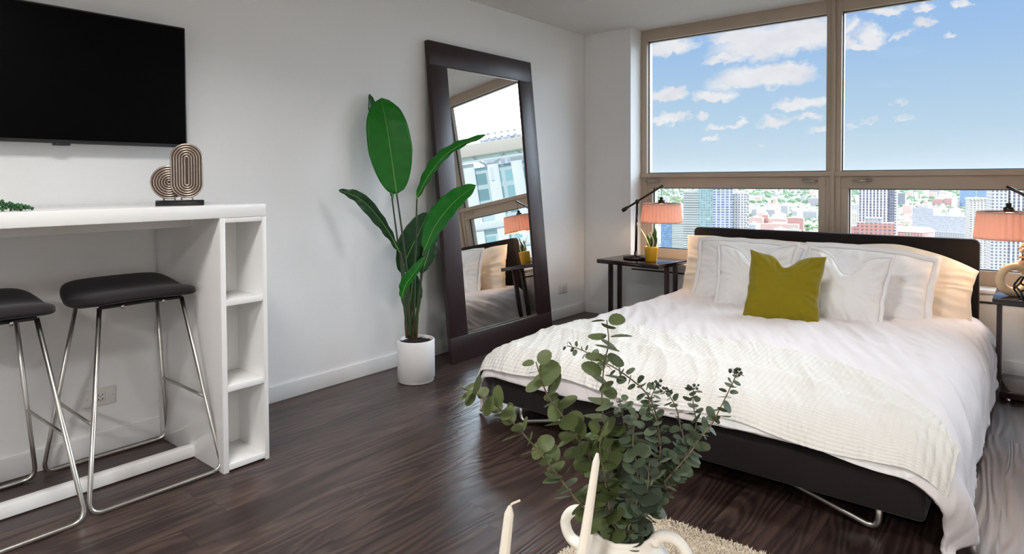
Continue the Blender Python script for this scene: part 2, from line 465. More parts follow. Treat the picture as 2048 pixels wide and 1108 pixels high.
def make_stool():
    t = thing('bar_stool', '', 'bar stool')
    hz = .722; R = .0085
    TX, TY, BX, BY_ = .125, .15, .268, .243
    for sx in (1, -1):
        path = arc_path([(sx*TX, -TY, hz), (sx*BX, -BY_, R), (sx*BX, BY_, R), (sx*TX, TY, hz)], [0, .045, .045, 0], 8)
        MB().tube(path, R, 12).build('sled_leg', MT['chrome'], t)
    for sy in (1, -1):
        q = .58; z = hz*(1-q)+R*q; xx = TX+(BX-TX)*q; yy = TY+(BY_-TY)*q
        MB().tube([(-xx, sy*yy, z), (xx, sy*yy, z)], .006, 8).build('footrest', MT['chrome'], t)
    u = MB()
    u.box(-.125, .125, -.13, .13, .722, .732, .003)
    u.tube([(-TX, -TY, hz), (-.06, 0, hz+.003), (-TX, TY, hz)], .007, 8); u.tube([(TX, -TY, hz), (TX+.005, 0, hz+.003), (TX, TY, hz)], .007, 8)
    u.build('under_frame', MT['black'], t)
    for y in (-.075, .075): MB().lathe([(.001, -.018), (.0065, -.018), (.0065, .0), (.001, .0)], 12, (TX+.012, y, .728)).build('screw', MT['chrome'], t)
    # saddle seat : local x front(+)/back(-), y along the bar
    def seat(uq, vq):
        a = uq*2*PI; v = vq*2-1                           # v along y, a around the section
        return a, v
    sm = MB(); ny, na = 61, 40; vs = []
    L = .222
    for j in range(ny):
        s = math.sin((-1+2*j/(ny-1))*PI/2); k = (1-abs(s)**9)**(1/2.2)        # end rounding
        y = L*s
        for i in range(na):
            a = 2*PI*i/na
            cx = math.cos(a); sx_ = math.sin(a)
            ex = math.copysign(abs(cx)**.75, cx); ez = math.copysign(abs(sx_)**.8, sx_)
            hd = .185*max(k, .03)
            x = hd*ex
            xx = x/.185
            prof = .056*(max(0, -xx-.05))**1.5 + .016*max(0, xx+.1)**2*(1 if xx < .62 else 1) - .05*max(0, xx-.62)**1.6 - .012   # raised back lip, dip, rolled front
            prof += .0*s
            thick = (.022+.006*max(0, xx))*max(k, .02)**.6
            z = .757 + prof - .010*abs(s)**2.5 + thick*ez
            vs.append((x, y, z))
    fs = [(j*na+i, j*na+(i+1) % na, (j+1)*na+(i+1) % na, (j+1)*na+i) for j in range(ny-1) for i in range(na)]
    fs += [tuple(range(na-1, -1, -1)), tuple((ny-1)*na+i for i in range(na))]
    sm.add(vs, fs, True); sm.build('seat', MT['stool_fabric'], t)
    return t


st = make_stool(); st.location = (.33, -4.118, 0)
tag(st, 'dark grey padded bar stool on chrome legs, the one nearer the shelf column', group='stools at the bar table')
s2 = copy_tree(st); s2.location = (.36, -4.625, 0); s2.rotation_euler = (0, 0, math.radians(1.5))
s2['label'] = 'dark grey padded bar stool on chrome legs, cut by the left edge of the view'

# ------------------------------------------------------------------ sculpture on the bar
sx, sy = .45, 0
SC = thing('sculpture', 'brass sculpture of ridged round and oval discs on a black base on the bar', 'sculpture', (.50, -3.985, 1.1035), math.radians(-23))
MB().box(-.04, .04, -.087, .087, 0, .021, .001).build('plinth', MT['black_gloss'], SC)
m, b, n = base('aged silver brass', s2l((180, 160, 140)), .3, 1.0)
tc = n.new('ShaderNodeTexCoord'); nz = n.noise(tc.outputs['Object'], 70, 3); n.link(n.mix(nz, s2l((176, 160, 146)), s2l((222, 212, 200))), b.inputs['Base Color']); MT['brass'] = m
m, b, n = base('dark groove', s2l((86, 66, 54)), .6, .3); nz = n.noise(None, 60); n.link(n.mix(nz, s2l((58, 44, 36)), s2l((88, 68, 56))), b.inputs['Base Color']); MT['groove'] = m


def ring_disc(name, cx, cy, cz, rw, half, nring, parent):
    """ridged stadium: concentric rings in the local y-z plane, facing +x"""
    def stad(r, k, n_):
        a = 2*PI*k/n_; y = r*math.cos(a); z = r*math.sin(a)
        return y, z + (half if z >= 0 else -half)
    mb = MB(); n_ = 64
    # solid backing with thickness
    vs = []; prof = [(rw, -.007), (rw+.001, 0), (rw, .004)]
    for (r, dx) in prof:
        for k in range(n_):
            y, z = stad(r, k, n_); vs.append((cx+dx, cy+y, cz+z))
    fs = [(i*n_+k, i*n_+(k+1) % n_, (i+1)*n_+(k+1) % n_, (i+1)*n_+k) for i in range(2) for k in range(n_)]
    fs += [tuple(range(n_)), tuple(2*n_+k for k in range(n_-1, -1, -1))]
    mb.add(vs, fs, False)
    o = mb.build(name, MT['groove'], parent)
    rg = MB()
    for q in range(nring):
        r = rw*(1-(q+.25)/nring)
        for dx in (.004,):
            pts = [(cx+dx, cy+stad(r, k, n_)[0]*(1+.01*math.sin(k*1.7)), cz+stad(r, k, n_)[1]) for k in range(n_)]
            rg.tube(pts, rw/nring*.30, 6, closed=True)
    rg.build('ridges', MT['brass'], o)
    return o


ring_disc('oval_disc', .012, .026, .140, .059, .051, 6, SC)
ring_disc('round_disc', -.012, -.038, .094, .067, .0, 7, SC)
for (x, y, w) in ((.012, .026, .026), (-.012, -.038, .026)):
    for s in (-1, 1): MB().tube([(x, y+s*w*.75, .02), (x, y+s*w*.8, .028), (x, y+s*w*.45, .034)], .004, 6).build('foot', MT['brass'], SC)

# ------------------------------------------------------------------ trailing bead plant on the bar
SP = thing('succulent_plant', 'small dark green bead succulent lying on the bar at the left edge', 'plant', (.52, -4.585, 1.1035))
mb = MB(); r2 = random.Random(3)
for k in range(220):
    yy = r2.uniform(-.26, .10); hgt = max(.006, .032*(1-((yy+.07)/.17)**2)+.004) if yy > -.24 else .02
    hgt = max(.007, .05*min(1, (.115-yy)/.17))
    x = r2.uniform(-.045, .045); z = r2.uniform(.002, hgt)
    mb.ball((x, yy, z+.004), r2.uniform(.004, .0065), 1, (1, 1, 1.25))
    if k % 3 == 0: mb.tube([(x, yy, 0.001), (x*.9, yy, z+.002)], .0013, 5)
mb.build('bead_leaves', MT['succ'], SP)

# ------------------------------------------------------------------ outlets
def outlet(label, loc, rz, gangs):
    t = thing('power_outlet', label, 'outlet', loc, rz)
    w = .06*gangs + .002
    MB().box(-w, w, -.006, 0, -.04, .04, .003).build('plate', MT['outlet'], t)
    for g in range(gangs):
        cx = (g-(gangs-1)/2)*.055
        MB().box(cx-.02, cx+.02, -.0085, -.004, -.02, .02, .002).build('socket', MT['outlet'], t)
        sl = MB()
        for dy in (-.0095, .0095):
            sl.box(cx-.009, cx-.006, -.0092, -.008, dy-.004, dy+.004); sl.box(cx+.006, cx+.009, -.0092, -.008, dy-.004, dy+.004)
            sl.box(cx-.0015, cx+.0015, -.0092, -.008, dy-.0085, dy-.0055)
        sl.build('slots', MT['slot'], t)
    for s in (-1, 1): MB().ball((s*(w-.012), -.006, 0), .003, 1, (1, .4, 1)).build('screw', MT['chrome'], t)
    return t


outlet('white double outlet plate on the wall under the bar table', (0, -4.13, .25), PI/2, 1)
outlet('white outlet plate on the left wall between the mirror and the corner', (0, -.577, .256), PI/2, 1)

# ------------------------------------------------------------------ leaning mirror
MW, MH, MTK = 1.115, 2.147, .035
lean = math.asin(.213/2.147)
MR = thing('leaning_mirror', 'tall floor mirror in a wide dark wood frame leaning on the left wall', 'mirror', (.250, -2.18, 0))
MR.rotation_euler = (0, -lean, 0)
fwd = MB(); a = .165
fwd.box(-MTK, 0, 0, MW, 0, a, .004); fwd.box(-MTK, 0, 0, MW, MH-a, MH, .004)
fwd.box(-MTK, 0, 0, a, a-.002, MH-a+.002, .004); fwd.box(-MTK, 0, MW-a, MW, a-.002, MH-a+.002, .004)
fwd.build('frame', MT['espresso'], MR)
MB().box(-MTK+.006, -.012, a-.004, MW-a+.004, a-.004, MH-a+.004).build('glass', MT['mirror'], MR)
w = .013
MB().box(-.0125, -.0105, a-.001, MW-a+.001, a-.001, a+w).build('bevel_strip', MT['chrome'], MR)
MB().box(-.0125, -.0105, a-.001, MW-a+.001, MH-a-w*.4, MH-a+.001).build('bevel_strip', MT['chrome'], MR)
MB().box(-MTK-.004, -MTK, .01, MW-.01, .01, MH-.01).build('backing_board', MT['black'], MR)

# ------------------------------------------------------------------ tall banana plant
PX, PY = .315, -2.555
PL = thing('bird_of_paradise_plant', 'tall potted plant with big green paddle leaves in front of the mirror', 'plant', (PX, PY, 0))


def loc(p): return Vector(p)-Vector((PX, PY, 0))


R = .112
MB().lathe([(.001, 0.002), (R-.008, 0.002), (R-.006, .004), (R-.006, .022), (R, .026), (R, .245), (R-.003, .25), (R-.010, .25), (R-.013, .245), (R-.013, .20), (.001, .20)], 64).build('pot', MT['white_ceramic'], PL)
so = MB(); so.grid(lambda u, v: ((R-.014)*math.sqrt(v)*math.cos(2*PI*u), (R-.014)*math.sqrt(v)*math.sin(2*PI*u), .232+.012*mn.noise(Vector((math.sqrt(v)*math.cos(2*PI*u)*7, math.sqrt(v)*math.sin(2*PI*u)*7, 3)))), 40, 14).build('soil', MT['soil'], PL)


def catmull(pts, n):
    P = [Vector(p) for p in pts]; P = [P[0]*2-P[1]] + P + [P[-1]*2-P[-2]]
    out = []; m = len(P)-3
    for q in range(n):
        t = q/(n-1)*m; i = min(int(t), m-1); u = t-i
        p0, p1, p2, p3 = P[i:i+4]
        out.append(.5*((2*p1)+(p2-p0)*u+(2*p0-5*p1+4*p2-p3)*u*u+(3*p1-p0-3*p2+p3)*u**3))
    return out


def paddle(name, mid, width, facing, fold, material, parent, wave=.004, rib=True, peak=.45, nseg=26, nw=13, round_=.5):
    """leaf blade grown along a midrib; facing = direction its face looks, fold = V angle"""
    pts = catmull(mid, nseg); mb = MB(); vs = []
    facing = Vector(facing).normalized()
    for i, p in enumerate(pts):
        t = i/(nseg-1)
        tg = (pts[min(i+1, nseg-1)]-pts[max(i-1, 0)]).normalized()
        nrm = (facing - tg*facing.dot(tg)).normalized(); side = tg.cross(nrm)
        e = (t/peak)**round_ if t < peak else (max(0, 1-((t-peak)/(1-peak))**2.3))**.62
        w = width/2*min(1, max(.02, e))
        for j in range(nw):
            s = -1+2*j/(nw-1)
            off = side*(s*w*math.cos(fold*abs(s))) + nrm*(abs(s)*w*math.sin(fold)) + nrm*(wave*math.sin(t*38+s*2)*abs(s)) - nrm*(.0018*math.cos(t*150)*abs(s)) 
            vs.append(p+off)
    fs = [(i*nw+j, i*nw+j+1, (i+1)*nw+j+1, (i+1)*nw+j) for i in range(nseg-1) for j in range(nw-1)]
    mb.add(vs, fs, True); o = mb.build(name, material, parent)
    so = o.modifiers.new('thick', 'SOLIDIFY'); so.thickness = .0016; so.offset = 0
    if rib:
        MB().tube([p+facing*.0016 for p in pts], [.0035*(1-.75*i/(nseg-1)) for i in range(nseg)], 6).build('midrib', MT['leaf_rib'], o)
    return o


dp = (Vector((PX, PY, .6))-CAM).dot(fw)
toc = (CAM-Vector((PX, PY, .6))).normalized()
S = lambda x, y, dd=0: loc(at(x, y, dp+dd))
STK = [  # stalks
    [S(822, 672), S(815, 560), S(805, 470), S(793, 386)], [S(818, 672, .02), S(806, 560, .05), S(795, 480, .07), S(784, 396, .08)],
    [S(822, 672, -.03), S(815, 600, -.04), S(808, 545, -.06), S(801, 505, -.08)], [S(828, 672), S(829, 560, .0), S(832, 470, .0), S(834, 398, .0)],
    [S(830, 672, -.03), S(838, 590, -.06), S(845, 540, -.08), S(851, 500, -.10)], [S(824, 672, .04), S(812, 600, .08), S(803, 546, .09)],
    [S(820, 672, -.04), S(812, 640, -.07), S(806, 596, -.09)], [S(824, 672, .03), S(820, 640, .05), S(818, 625, .06)],
    [S(826, 672, .05), S(840, 600, .09), S(842, 545, .1)]]
for k, p in enumerate(STK):
    q = catmull(p, 14); MB().tube(q, [.0085*(1-.45*i/13) for i in range(14)], 8).build('stalk', MT['stalk'], PL)
mb = MB()
for k in range(9):
    x = 823+(k-4)*2.6; hgt = rnd.uniform(35, 85)
    mb.tube(catmull([S(x, 676, rnd.uniform(-.03, .03)), S(x+(k-4)*.6, 676-hgt*.6, rnd.uniform(-.03, .03)), S(x+(k-4)*rnd.uniform(.3, 2.2), 676-hgt, 0)], 8), [.0055, .0053, .005, .0047, .0043, .004, .003, .001], 7)
mb.build('dry_sheaths', MT['brown_stalk'], PL)
side_r = RT.copy()
G, DK = MT['leaf'], MT['leaf_dark']
paddle('leaf', [S(793, 388), S(785, 330, -.01), S(773, 250, -.01), S(762, 196, .02)], .262, toc+side_r*.1, .12, G, PL, peak=.45, round_=.42)
paddle('leaf', [S(786, 398, .08), S(770, 330, .10), S(752, 250, .08), S(739, 188, .08)], .10, toc+side_r*.9, .3, DK, PL, peak=.5)
paddle('leaf', [S(801, 506, -.08), S(770, 452, -.12), S(726, 402, -.16), S(678, 380, -.2)], .085, Vector((0, 0, .35))+toc*.6-side_r*.5, .45, DK, PL, wave=.008, peak=.5)
paddle('leaf', [S(833, 398, 0), S(862, 345, .02), S(905, 300, .06), S(976, 268, .1)], .115, Vector((0, 0, .7))+toc*.55-side_r*.35, .25, G, PL, peak=.42)
paddle('leaf', [S(848, 502, -.10), S(872, 450, -.12), S(908, 405, -.14), S(952, 370, -.16)], .165, toc*.9-side_r*.5+Vector((0, 0, .4)), .25, G, PL, peak=.4)
paddle('leaf', [S(802, 546, .09), S(818, 505, .10), S(838, 465, .11), S(857, 424, .12)], .20, toc*.8+side_r*.3, .1, DK, PL, peak=.45)
paddle('leaf', [S(803, 598, -.09), S(812, 570, -.11), S(830, 545, -.13), S(850, 514, -.14)], .085, toc*.8-side_r*.5+Vector((0, 0, .2)), .5, G, PL, peak=.4)
paddle('leaf', [S(818, 626, .06), S(821, 600, .065), S(824, 575, .07), S(826, 545, .07)], .135, toc, .08, DK, PL, peak=.45)
paddle('leaf', [S(842, 548, .1), S(852, 520, .11), S(860, 490, .12), S(866, 455, .13)], .10, toc*.6+side_r*.4, .2, DK, PL, peak=.45)

# ------------------------------------------------------------------ nightstands
def make_nightstand():
    t = thing('nightstand', '', 'nightstand')
    MB().box(-.285, .285, -.22, .22, .52, .552, .003).build('top', MT['ns_wood'], t)
    MB().box(-.25, .27, -.2, .2, .018, .055, .003).build('base', MT['ns_wood'], t)
    for sx_ in (-1, 1):
        for y in (-.055, .075):
            MB().box(sx_*.262-.0095, sx_*.262+.0095, y-.024, y+.024, .0535, .522, .002).build('post', MT['espresso'], t)
    for sx_ in (-1, 1):
        for sy_ in (-1, 1): MB().lathe([(.001, 0), (.012, 0), (.012, .02), (.001, .02)], 14, (sx_*.22+.01, sy_*.18-.01, 0)).build('foot', MT['chrome'], t)
    return t


n1 = make_nightstand(); n1.location = (.705, -.475, 0); n1.rotation_euler = (0, 0, math.radians(-4))
tag(n1, 'dark wood nightstand with twin posts, left of the bed in the corner', group='nightstands beside the bed')
n2 = copy_tree(n1); n2.location = (3.285, -.63, 0); n2.rotation_euler = (0, 0, 0)
n2['label'] = 'dark wood nightstand right of the bed, cut by the right edge of the view'


# ------------------------------------------------------------------ lamps
def make_lamp():
    t = thing('table_lamp', '', 'table lamp')
    MB().lathe([(.001, 0), (.098, 0), (.104, .004), (.104, .02), (.098, .026), (.02, .03), (.016, .034), (.016, .06), (.012, .064), (.001, .064)], 56).build('base', MT['bronze'], t)
    MB().tube([(0, 0, .05), (.004, 0, .25), (.012, 0, .455)], .0105, 14).build('pole', MT['bronze'], t)
    A = Vector((-.105, .0, .398)); B = Vector((.225, .0, .598))
    arm = MB(); arm.tube([A+(B-A)*q for q in (0, .25, .5, .75, 1)], .0085, 12)
    arm.tube([A-(B-A).normalized()*.012, A, A+(B-A).normalized()*.03, A+(B-A).normalized()*.045], [.016, .017, .014, .009], 14)
    arm.build('arm', MT['bronze'], t)
    h = MB(); h.ball((.012, 0, .468), .019, 2); h.build('hinge', MT['bronze'], t)
    X = B.x-.012; zt = .455
    MB().tube([(X, 0, B.z-.005), (X, 0, zt+.05)], .0022, 6).build('cord', MT['black'], t)
    MB().lathe([(.001, .05), (.014, .05), (.014, .028), (.026, .026), (.026, 0), (.001, 0)], 20, (X, 0, zt)).build('socket_cap', MT['bronze'], t)
    n_ = 192
    pl = lambda k, n: 1+(-.014, -.004, .006, .014, .014, .002)[k % 6]
    sh = MB().lathe([(.145, 0), (.146, -.01), (.158, -.135), (.159, -.15)], n_, (X, 0, zt), pl).build('shade', MT['shade'], t)
    s = sh.modifiers.new('thick', 'SOLIDIFY'); s.thickness = .0015
    rimm = MB(); rimm.tube([(X+.147*math.cos(2*PI*k/48), .147*math.sin(2*PI*k/48), zt) for k in range(48)], .003, 6, closed=True)
    rimm.tube([(X+.160*math.cos(2*PI*k/48), .160*math.sin(2*PI*k/48), zt-.15) for k in range(48)], .003, 6, closed=True)
    rimm.build('shade_trim', MT['shade'], t)
    sp = MB()
    for k in range(3): sp.tube([(X+.02*math.cos(k*2.094), .02*math.sin(k*2.094), zt+.005), (X+.145*math.cos(k*2.094), .145*math.sin(k*2.094), zt-.004)], .0025, 6)
    sp.build('spider', MT['bronze'], t)
    MB().lathe([(.02, -.012), (.141, -.012), (.141, -.014), (.02, -.014)], 48, (X, 0, zt)).build('top_diffuser', MT['shade'], t)
    b = MB(); b.lathe([(.001, -.105), (.018, -.1), (.028, -.08), (.026, -.055), (.014, -.03), (.013, 0), (.001, 0)], 20, (X, 0, zt)).build('bulb', MT['bulb'], t)
    return t, X, zt


m, b, n = base('lit bulb', (.9, .85, .7), .3); b.inputs['Emission Color'].default_value = (1, .62, .3, 1)
nz = n.noise(None, 5); n.link(n.math('MULTIPLY_ADD', nz, .2, 6), b.inputs['Emission Strength']); MT['bulb'] = m
l1, LX, LZ = make_lamp(); l1.location = (.66, -.485, .5525); l1.rotation_euler = (0, 0, math.radians(8))
tag(l1, 'bronze arm lamp with pleated shade hung from its arm, on the left nightstand', group='pleated arm lamps')
l2 = copy_tree(l1); l2.location = (3.27, -.60, .5525); l2.rotation_euler = (0, 0, math.radians(180))
l2['label'] = 'bronze arm lamp with pleated shade on the right nightstand, partly out of view'
bpy.context.view_layer.update()
for l in (l1, l2):
    for dz, e in ((-.075, 4.2),):
        ld = bpy.data.lights.new('lamp_bulb', 'POINT'); ld.energy = e; ld.color = (1, .76, .52); ld.shadow_soft_size = .035
        lo = bpy.data.objects.new('lamp_bulb', ld); COL.objects.link(lo)
        a = l.rotation_euler.z
        lo.location = (l.location.x+LX*math.cos(a), l.location.y+LX*math.sin(a), .5525+LZ+dz-.06)

# yellow pot with snake plant
SN = thing('potted_snake_plant', 'small snake plant in a mustard yellow pot on the left nightstand', 'plant', (.82, -.53, .5525))
MB().lathe([(.001, 0), (.044, 0), (.046, .004), (.052, .10), (.053, .115), (.050, .118), (.047, .115), (.046, .10), (.001, .10)], 48, rad=lambda k, n: 1+.008*math.cos(k*PI)).build('pot', MT['yellow'], SN)
MB().disc(.046, .102, 32).build('soil', MT['soil'], SN)


def blade(path, w, mt, parent, tw=0, flat=(1, 0, 0)):
    pts = catmull(path, 10); vs = []
    for i, p in enumerate(pts):
        t = i/9; q = w*(1 if t < .5 else max(.03, 1-((t-.5)/.5)**2)); d = Vector((math.cos(tw*t), math.sin(tw*t), 0)).cross(Vector((0, 0, 0))) if False else Vector((math.cos(tw+.6*t), math.sin(tw+.6*t), 0))
        vs += [p-d*q, p+Vector((d.y, -d.x, 0))*q*.25, p+d*q]
    fs = [(i*3+j, i*3+j+1, i*3+j+4, i*3+j+3) for i in range(9) for j in range(2)]
    o = MB().add(vs, fs, True).build('leaf', mt, parent); s = o.modifiers.new('thick', 'SOLIDIFY'); s.thickness = .002; return o


for (p, w, mt, tw) in [
    ([(0, .01, .1), (.012, .01, .16), (.03, 0, .22), (.035, 0, .265)], .018, MT['snake_leaf'], .2), ([(-.01, 0, .1), (-.02, 0, .15), (-.025, 0, .19), (-.03, 0, .215)], .016, MT['snake_leaf'], .6),
    ([(0, -.015, .1), (-.03, -.02, .17), (-.06, -.02, .22), (-.085, -.02, .262)], .006, MT['snake_edge'], .5), ([(.01, -.015, .1), (.03, -.02, .14), (.022, -.02, .19), (0, -.02, .235)], .005, MT['snake_edge'], 0),
    ([(.02, 0, .1), (.03, .01, .14), (.035, .01, .17), (.04, .02, .195)], .014, MT['snake_leaf'], -.3), ([(-.02, .02, .1), (-.01, .02, .15), (0, .02, .19), (.005, .02, .225)], .014, MT['snake_leaf'], 1.0)]:
    blade(p, w, mt, SN, tw)
# teal book on the base of the left nightstand
BK = thing('book', 'teal book lying on the base of the left nightstand', 'book', (.69, -.48, .0555), math.radians(6))
MB().box(-.13, .13, -.09, .09, 0, .004, .001).box(-.13, .13, -.09, .09, .031, .035, .001).box(-.133, -.129, -.09, .09, 0, .035, .001).build('cover', MT['teal_book'], BK)
MB().box(-.128, .126, -.086, .086, .004, .031).build('pages', MT['paper'], BK)

# decor on the right nightstand
RV = thing('ring_vase', 'tan ring shaped ceramic vase on the right nightstand', 'vase', (3.09, -.70, .5525), math.radians(35))
mb = MB(); mb.tube([(.075*math.cos(a)*(1), 0, .092+.07*math.sin(a)) for a in [2*PI*k/48 for k in range(48)]], [.024+.004*math.sin(2*PI*k/48+2.2) for k in range(48)], 20, closed=True, flat=.95)
mb.build('ring_body', MT['tan'], RV)
MB().lathe([(.001, .14), (.022, .15), (.018, .18), (.017, .195), (.013, .195), (.012, .18), (.001, .17)], 24, (.03, 0, .0)).build('neck', MT['tan'], RV)
DF = thing('dried_flower', 'dried tan flower bunch standing in the ring shaped vase', 'dried flowers', (3.09+.03*math.cos(math.radians(35)), -.70+.03*math.sin(math.radians(35)), .5525+.185))
mb = MB(); r3 = random.Random(5)
for k in range(46):
    a = r3.uniform(0, 2*PI); q = r3.uniform(0, .05); z = r3.uniform(.02, .11)
    mb.ball((.035+q*math.cos(a), q*math.sin(a), z), r3.uniform(.006, .011), 1, (1, 1, .8))
mb.build('petals', MT['dried'], DF)
for k in range(6): MB().tube([(0, 0, -.02), (.015+.008*math.cos(k), .008*math.sin(k), .05), (.035+.02*math.cos(k), .02*math.sin(k), .09)], .0018, 5).build('stem', MT['brown_stalk'], DF)
GO = thing('geometric_ornament', 'black open wire polyhedron ornament in front of the ring vase', 'ornament', (3.16, -.79, .5525+.0), math.radians(20))
bm = bmesh.new(); bmesh.ops.create_icosphere(bm, subdivisions=1, radius=.075)
bm.verts.index_update(); cen = [f.calc_center_median().normalized()*.075 for f in bm.faces]; idx = {f.index: i for i, f in enumerate(bm.faces)}
lo = min(c.z for c in cen); mb = MB()
for e in bm.edges:
    a_, b_ = [cen[f.index] for f in e.link_faces]
    mb.tube([a_-Vector((0, 0, lo-.004)), b_-Vector((0, 0, lo-.004))], .005, 6)
bm.free(); mb.build('wire_body', MT['black'], GO)

# ------------------------------------------------------------------ bed
BD = thing('bed', 'low platform bed with a charcoal fabric headboard under the window', 'bed', (2.0, -1.5, 0))
lo = lambda x0, x1, y0, y1, z0, z1: (x0-2.0, x1-2.0, y0+1.5, y1+1.5, z0, z1)


def round_panel(x0, x1, y0, y1, z0, z1, r, bev):
    """slab in the x-z plane with rounded top corners"""
    out = [(x0, z0)]
    for k in range(9): a = PI-PI/2*k/8; out.append((x0+r+r*math.cos(a), z1-r+r*math.sin(a)))
    for k in range(9): a = PI/2-PI/2*k/8; out.append((x1-r+r*math.cos(a), z1-r+r*math.sin(a)))
    out.append((x1, z0)); bm = bmesh.new()
    f = bm.faces.new([bm.verts.new((p[0]-2, y0+1.5, p[1])) for p in out])
    e = bmesh.ops.extrude_face_region(bm, geom=[f]); vs = [v for v in e['geom'] if isinstance(v, bmesh.types.BMVert)]
    bmesh.ops.translate(bm, verts=vs, vec=(0, y1-y0, 0)); bmesh.ops.recalc_face_normals(bm, faces=bm.faces)
    ed = [x_ for x_ in bm.edges if x_.calc_face_angle(0) > 1.0]; bmesh.ops.bevel(bm, geom=ed, offset=bev, segments=3, profile=.5, affect='EDGES')
    bm.verts.index_update(); mb = MB().add([v.co[:] for v in bm.verts], [[v.index for v in f.verts] for f in bm.faces], True); bm.free(); return mb


smooth_angle(round_panel(1.085, 2.91, -.33, -.252, .10, .822, .035, .014).build('headboard', MT['bed_fabric'], BD), 50)
FRY = -2.762
MB().box(*lo(1.105, 2.93, FRY, -.332, .10, .235), .02, 3).build('platform', MT['bed_fabric'], BD)
MB().box(*lo(1.14, 2.89, -2.70, -.36, .236, .315), .035, 3).build('mattress', MT['sham'], BD)


def hair_leg(xo, xi, y, s):
    p = arc_path([(xo-2, y+1.5, .11), (xo-2, y+1.5, .012), (xi-2, y+1.5+.16, .015), (xi-2+s*.05, y+1.5+.18, .11)], [0, .05, .03, 0], 8)
    return MB().tube(p, .0105, 12)


for (xo, xi, y, s) in ((1.24, 1.62, -2.70, 1), (2.79, 2.39, -2.70, -1), (1.24, 1.55, -.62, 1), (2.79, 2.50, -.62, -1)):
    q = arc_path([(xo-2, y+1.5, .112), (xo-2, y+1.5, .0125), (xi-2, y+1.5+.02, .112)], [0, .035, 0], 8)
    MB().tube(q, .011, 12).build('leg', MT['chrome'], BD)

# duvet drape
DX0, DX1, DY0, ZT, RR = .985, 3.005, -2.80, .352, .17


def drape(u, v, up=0.0, hang=True):
    """flat cloth coordinate -> point on the bed (rounded shoulders, hanging sides)"""
    r = RR
    cu = min(max(u, DX0+r), DX1-r); cv = max(v, DY0+r)
    du, dv = u-cu, v-cv; L = math.hypot(du, dv)
    dome = .016*math.sin(PI*min(1, max(0, (u-DX0)/(DX1-DX0))))**.7
    zt = ZT + dome + up - .02*min(1, max(0, (-v-2.0)/.8))
    if L < 1e-6: return Vector((u, v, zt))
    n = Vector((du/L, dv/L, 0)); rad = r+up
    if L < r*PI/2:
        a = L/r; return Vector((cu, cv, 0)) + n*(rad*math.sin(a)) + Vector((0, 0, zt-rad*(1-math.cos(a))))
    ex = L-r*PI/2; flare = .05*ex
    z = zt-rad-ex
    if z < .012: flare += (.012-z)*.8; z = .012+up*.5
    return Vector((cu, cv, 0)) + n*(rad+flare) + Vector((0, 0, z))


def wrinkle(u, v, s=1.0):
    w = 0
    # long creases fanning from the head end towards the right foot corner
    q = u*.9+v*.42
    w += .016*(.5-abs(mn.noise(Vector((q*7+.8*mn.noise(Vector((u*1.4, v*1.4, 2))), (v*.9-u*.42)*1.1, 5)))))
    w += .011*(.5-abs(mn.noise(Vector((q*15, (v*.9-u*.42)*2.0, 9)))))
    w += .0045*(.5-abs(mn.noise(Vector((q*34+mn.noise(Vector((u*5, v*5, 3))), (v*.9-u*.42)*4.0, 13)))))
    w += .007*mn.noise(Vector((u*2.4, v*2.4, 1)))
    return w*s


def sheet(u0, u1, v0, v1, nu, nv, up, wr, extra=None):
    mb = MB()
    def fn(a, c):
        u = u0+(u1-u0)*a; v = v0+(v1-v0)*c
        if callable(extra): u, v, e = extra(u, v, a, c)
        else: e = 0
        p = drape(u, v, up+e+wr*wrinkle(u, v))
        return p
    mb.grid(fn, nu, nv); return mb


def duvet_x(u, v, a, c):
    e = 0
    # pull folds on the hanging right side and the foot corner
    s = max(0, (u-(DX1-.10))/.3); e += .02*min(1, s)*mn.noise(Vector((v*3.2, 7, 1)))
    s2 = max(0, (DX0+.05-u)/.25); e += .012*min(1, s2)*math.sin(v*19)
    f = max(0, ((DY0+.10)-v)/.3); e += .012*min(1, f)*math.sin(u*16+2*math.sin(u*4))
    c_ = max(0, (u-2.75)/.3)*max(0, (-2.45-v)/.3); e += .03*min(1, c_)*math.sin((u-3-v)*14)
    # gentle rise where the pillows press
    v2 = v + .02*math.sin(u*3.1)*(1-c)
    return u, v2, e


DV = sheet(DX0-.215, DX1+.235, DY0-.022, -.40, 230, 250, 0, 1.2, duvet_x).build('duvet', MT['duvet'])
tag(DV, 'cream duvet spread over the bed and hanging down its right side', 'duvet')
s = DV.modifiers.new('thick', 'SOLIDIFY'); s.thickness = .014; s.offset = -1

# waffle throw across the foot
TH = thing('throw_blanket', 'white waffle weave throw spread across the foot of the bed', 'blanket', (2.0, -2.4, .37))
cell = .023


def throw_x(u, v, a, c):
    lift = .010 + .010*(mn.noise(Vector((u*2.2, v*3.0, 4))))+.009*math.exp(-((v+2.33-.06*math.sin(u*2.1))/.05)**2)
    wf = abs(math.sin(PI*u/cell))**.6*.5+abs(math.sin(PI*v/(cell*.68)))**.6*.36
    e = max(.006, lift) + .0085*wf
    # back edge runs a little skew, front hem lifts at the right
    v = v + (1-c)*0.0
    q_ = min(1, max(0, (u-2.35)/.65)); v = v - .53*q_**1.5*c + .02*math.sin(u*2.3)*c
    v = v + (1-c)*(.012*math.sin(u*9)) - (1-c)*.02*max(0, u-2.5)
    u = u + .02*math.sin(v*8)*max(0, a-.8)*5
    return u, v, e


wv = sheet(DX0-.12, DX1-.005, DY0+.006, -1.985, 620, 300, .006, 1.2, throw_x).xf(Matrix.Translation((-2.0, 2.4, -.37))).build('waffle_cloth', MT['throw'], TH)
s = wv.modifiers.new('thick', 'SOLIDIFY'); s.thickness = .004; s.offset = -1
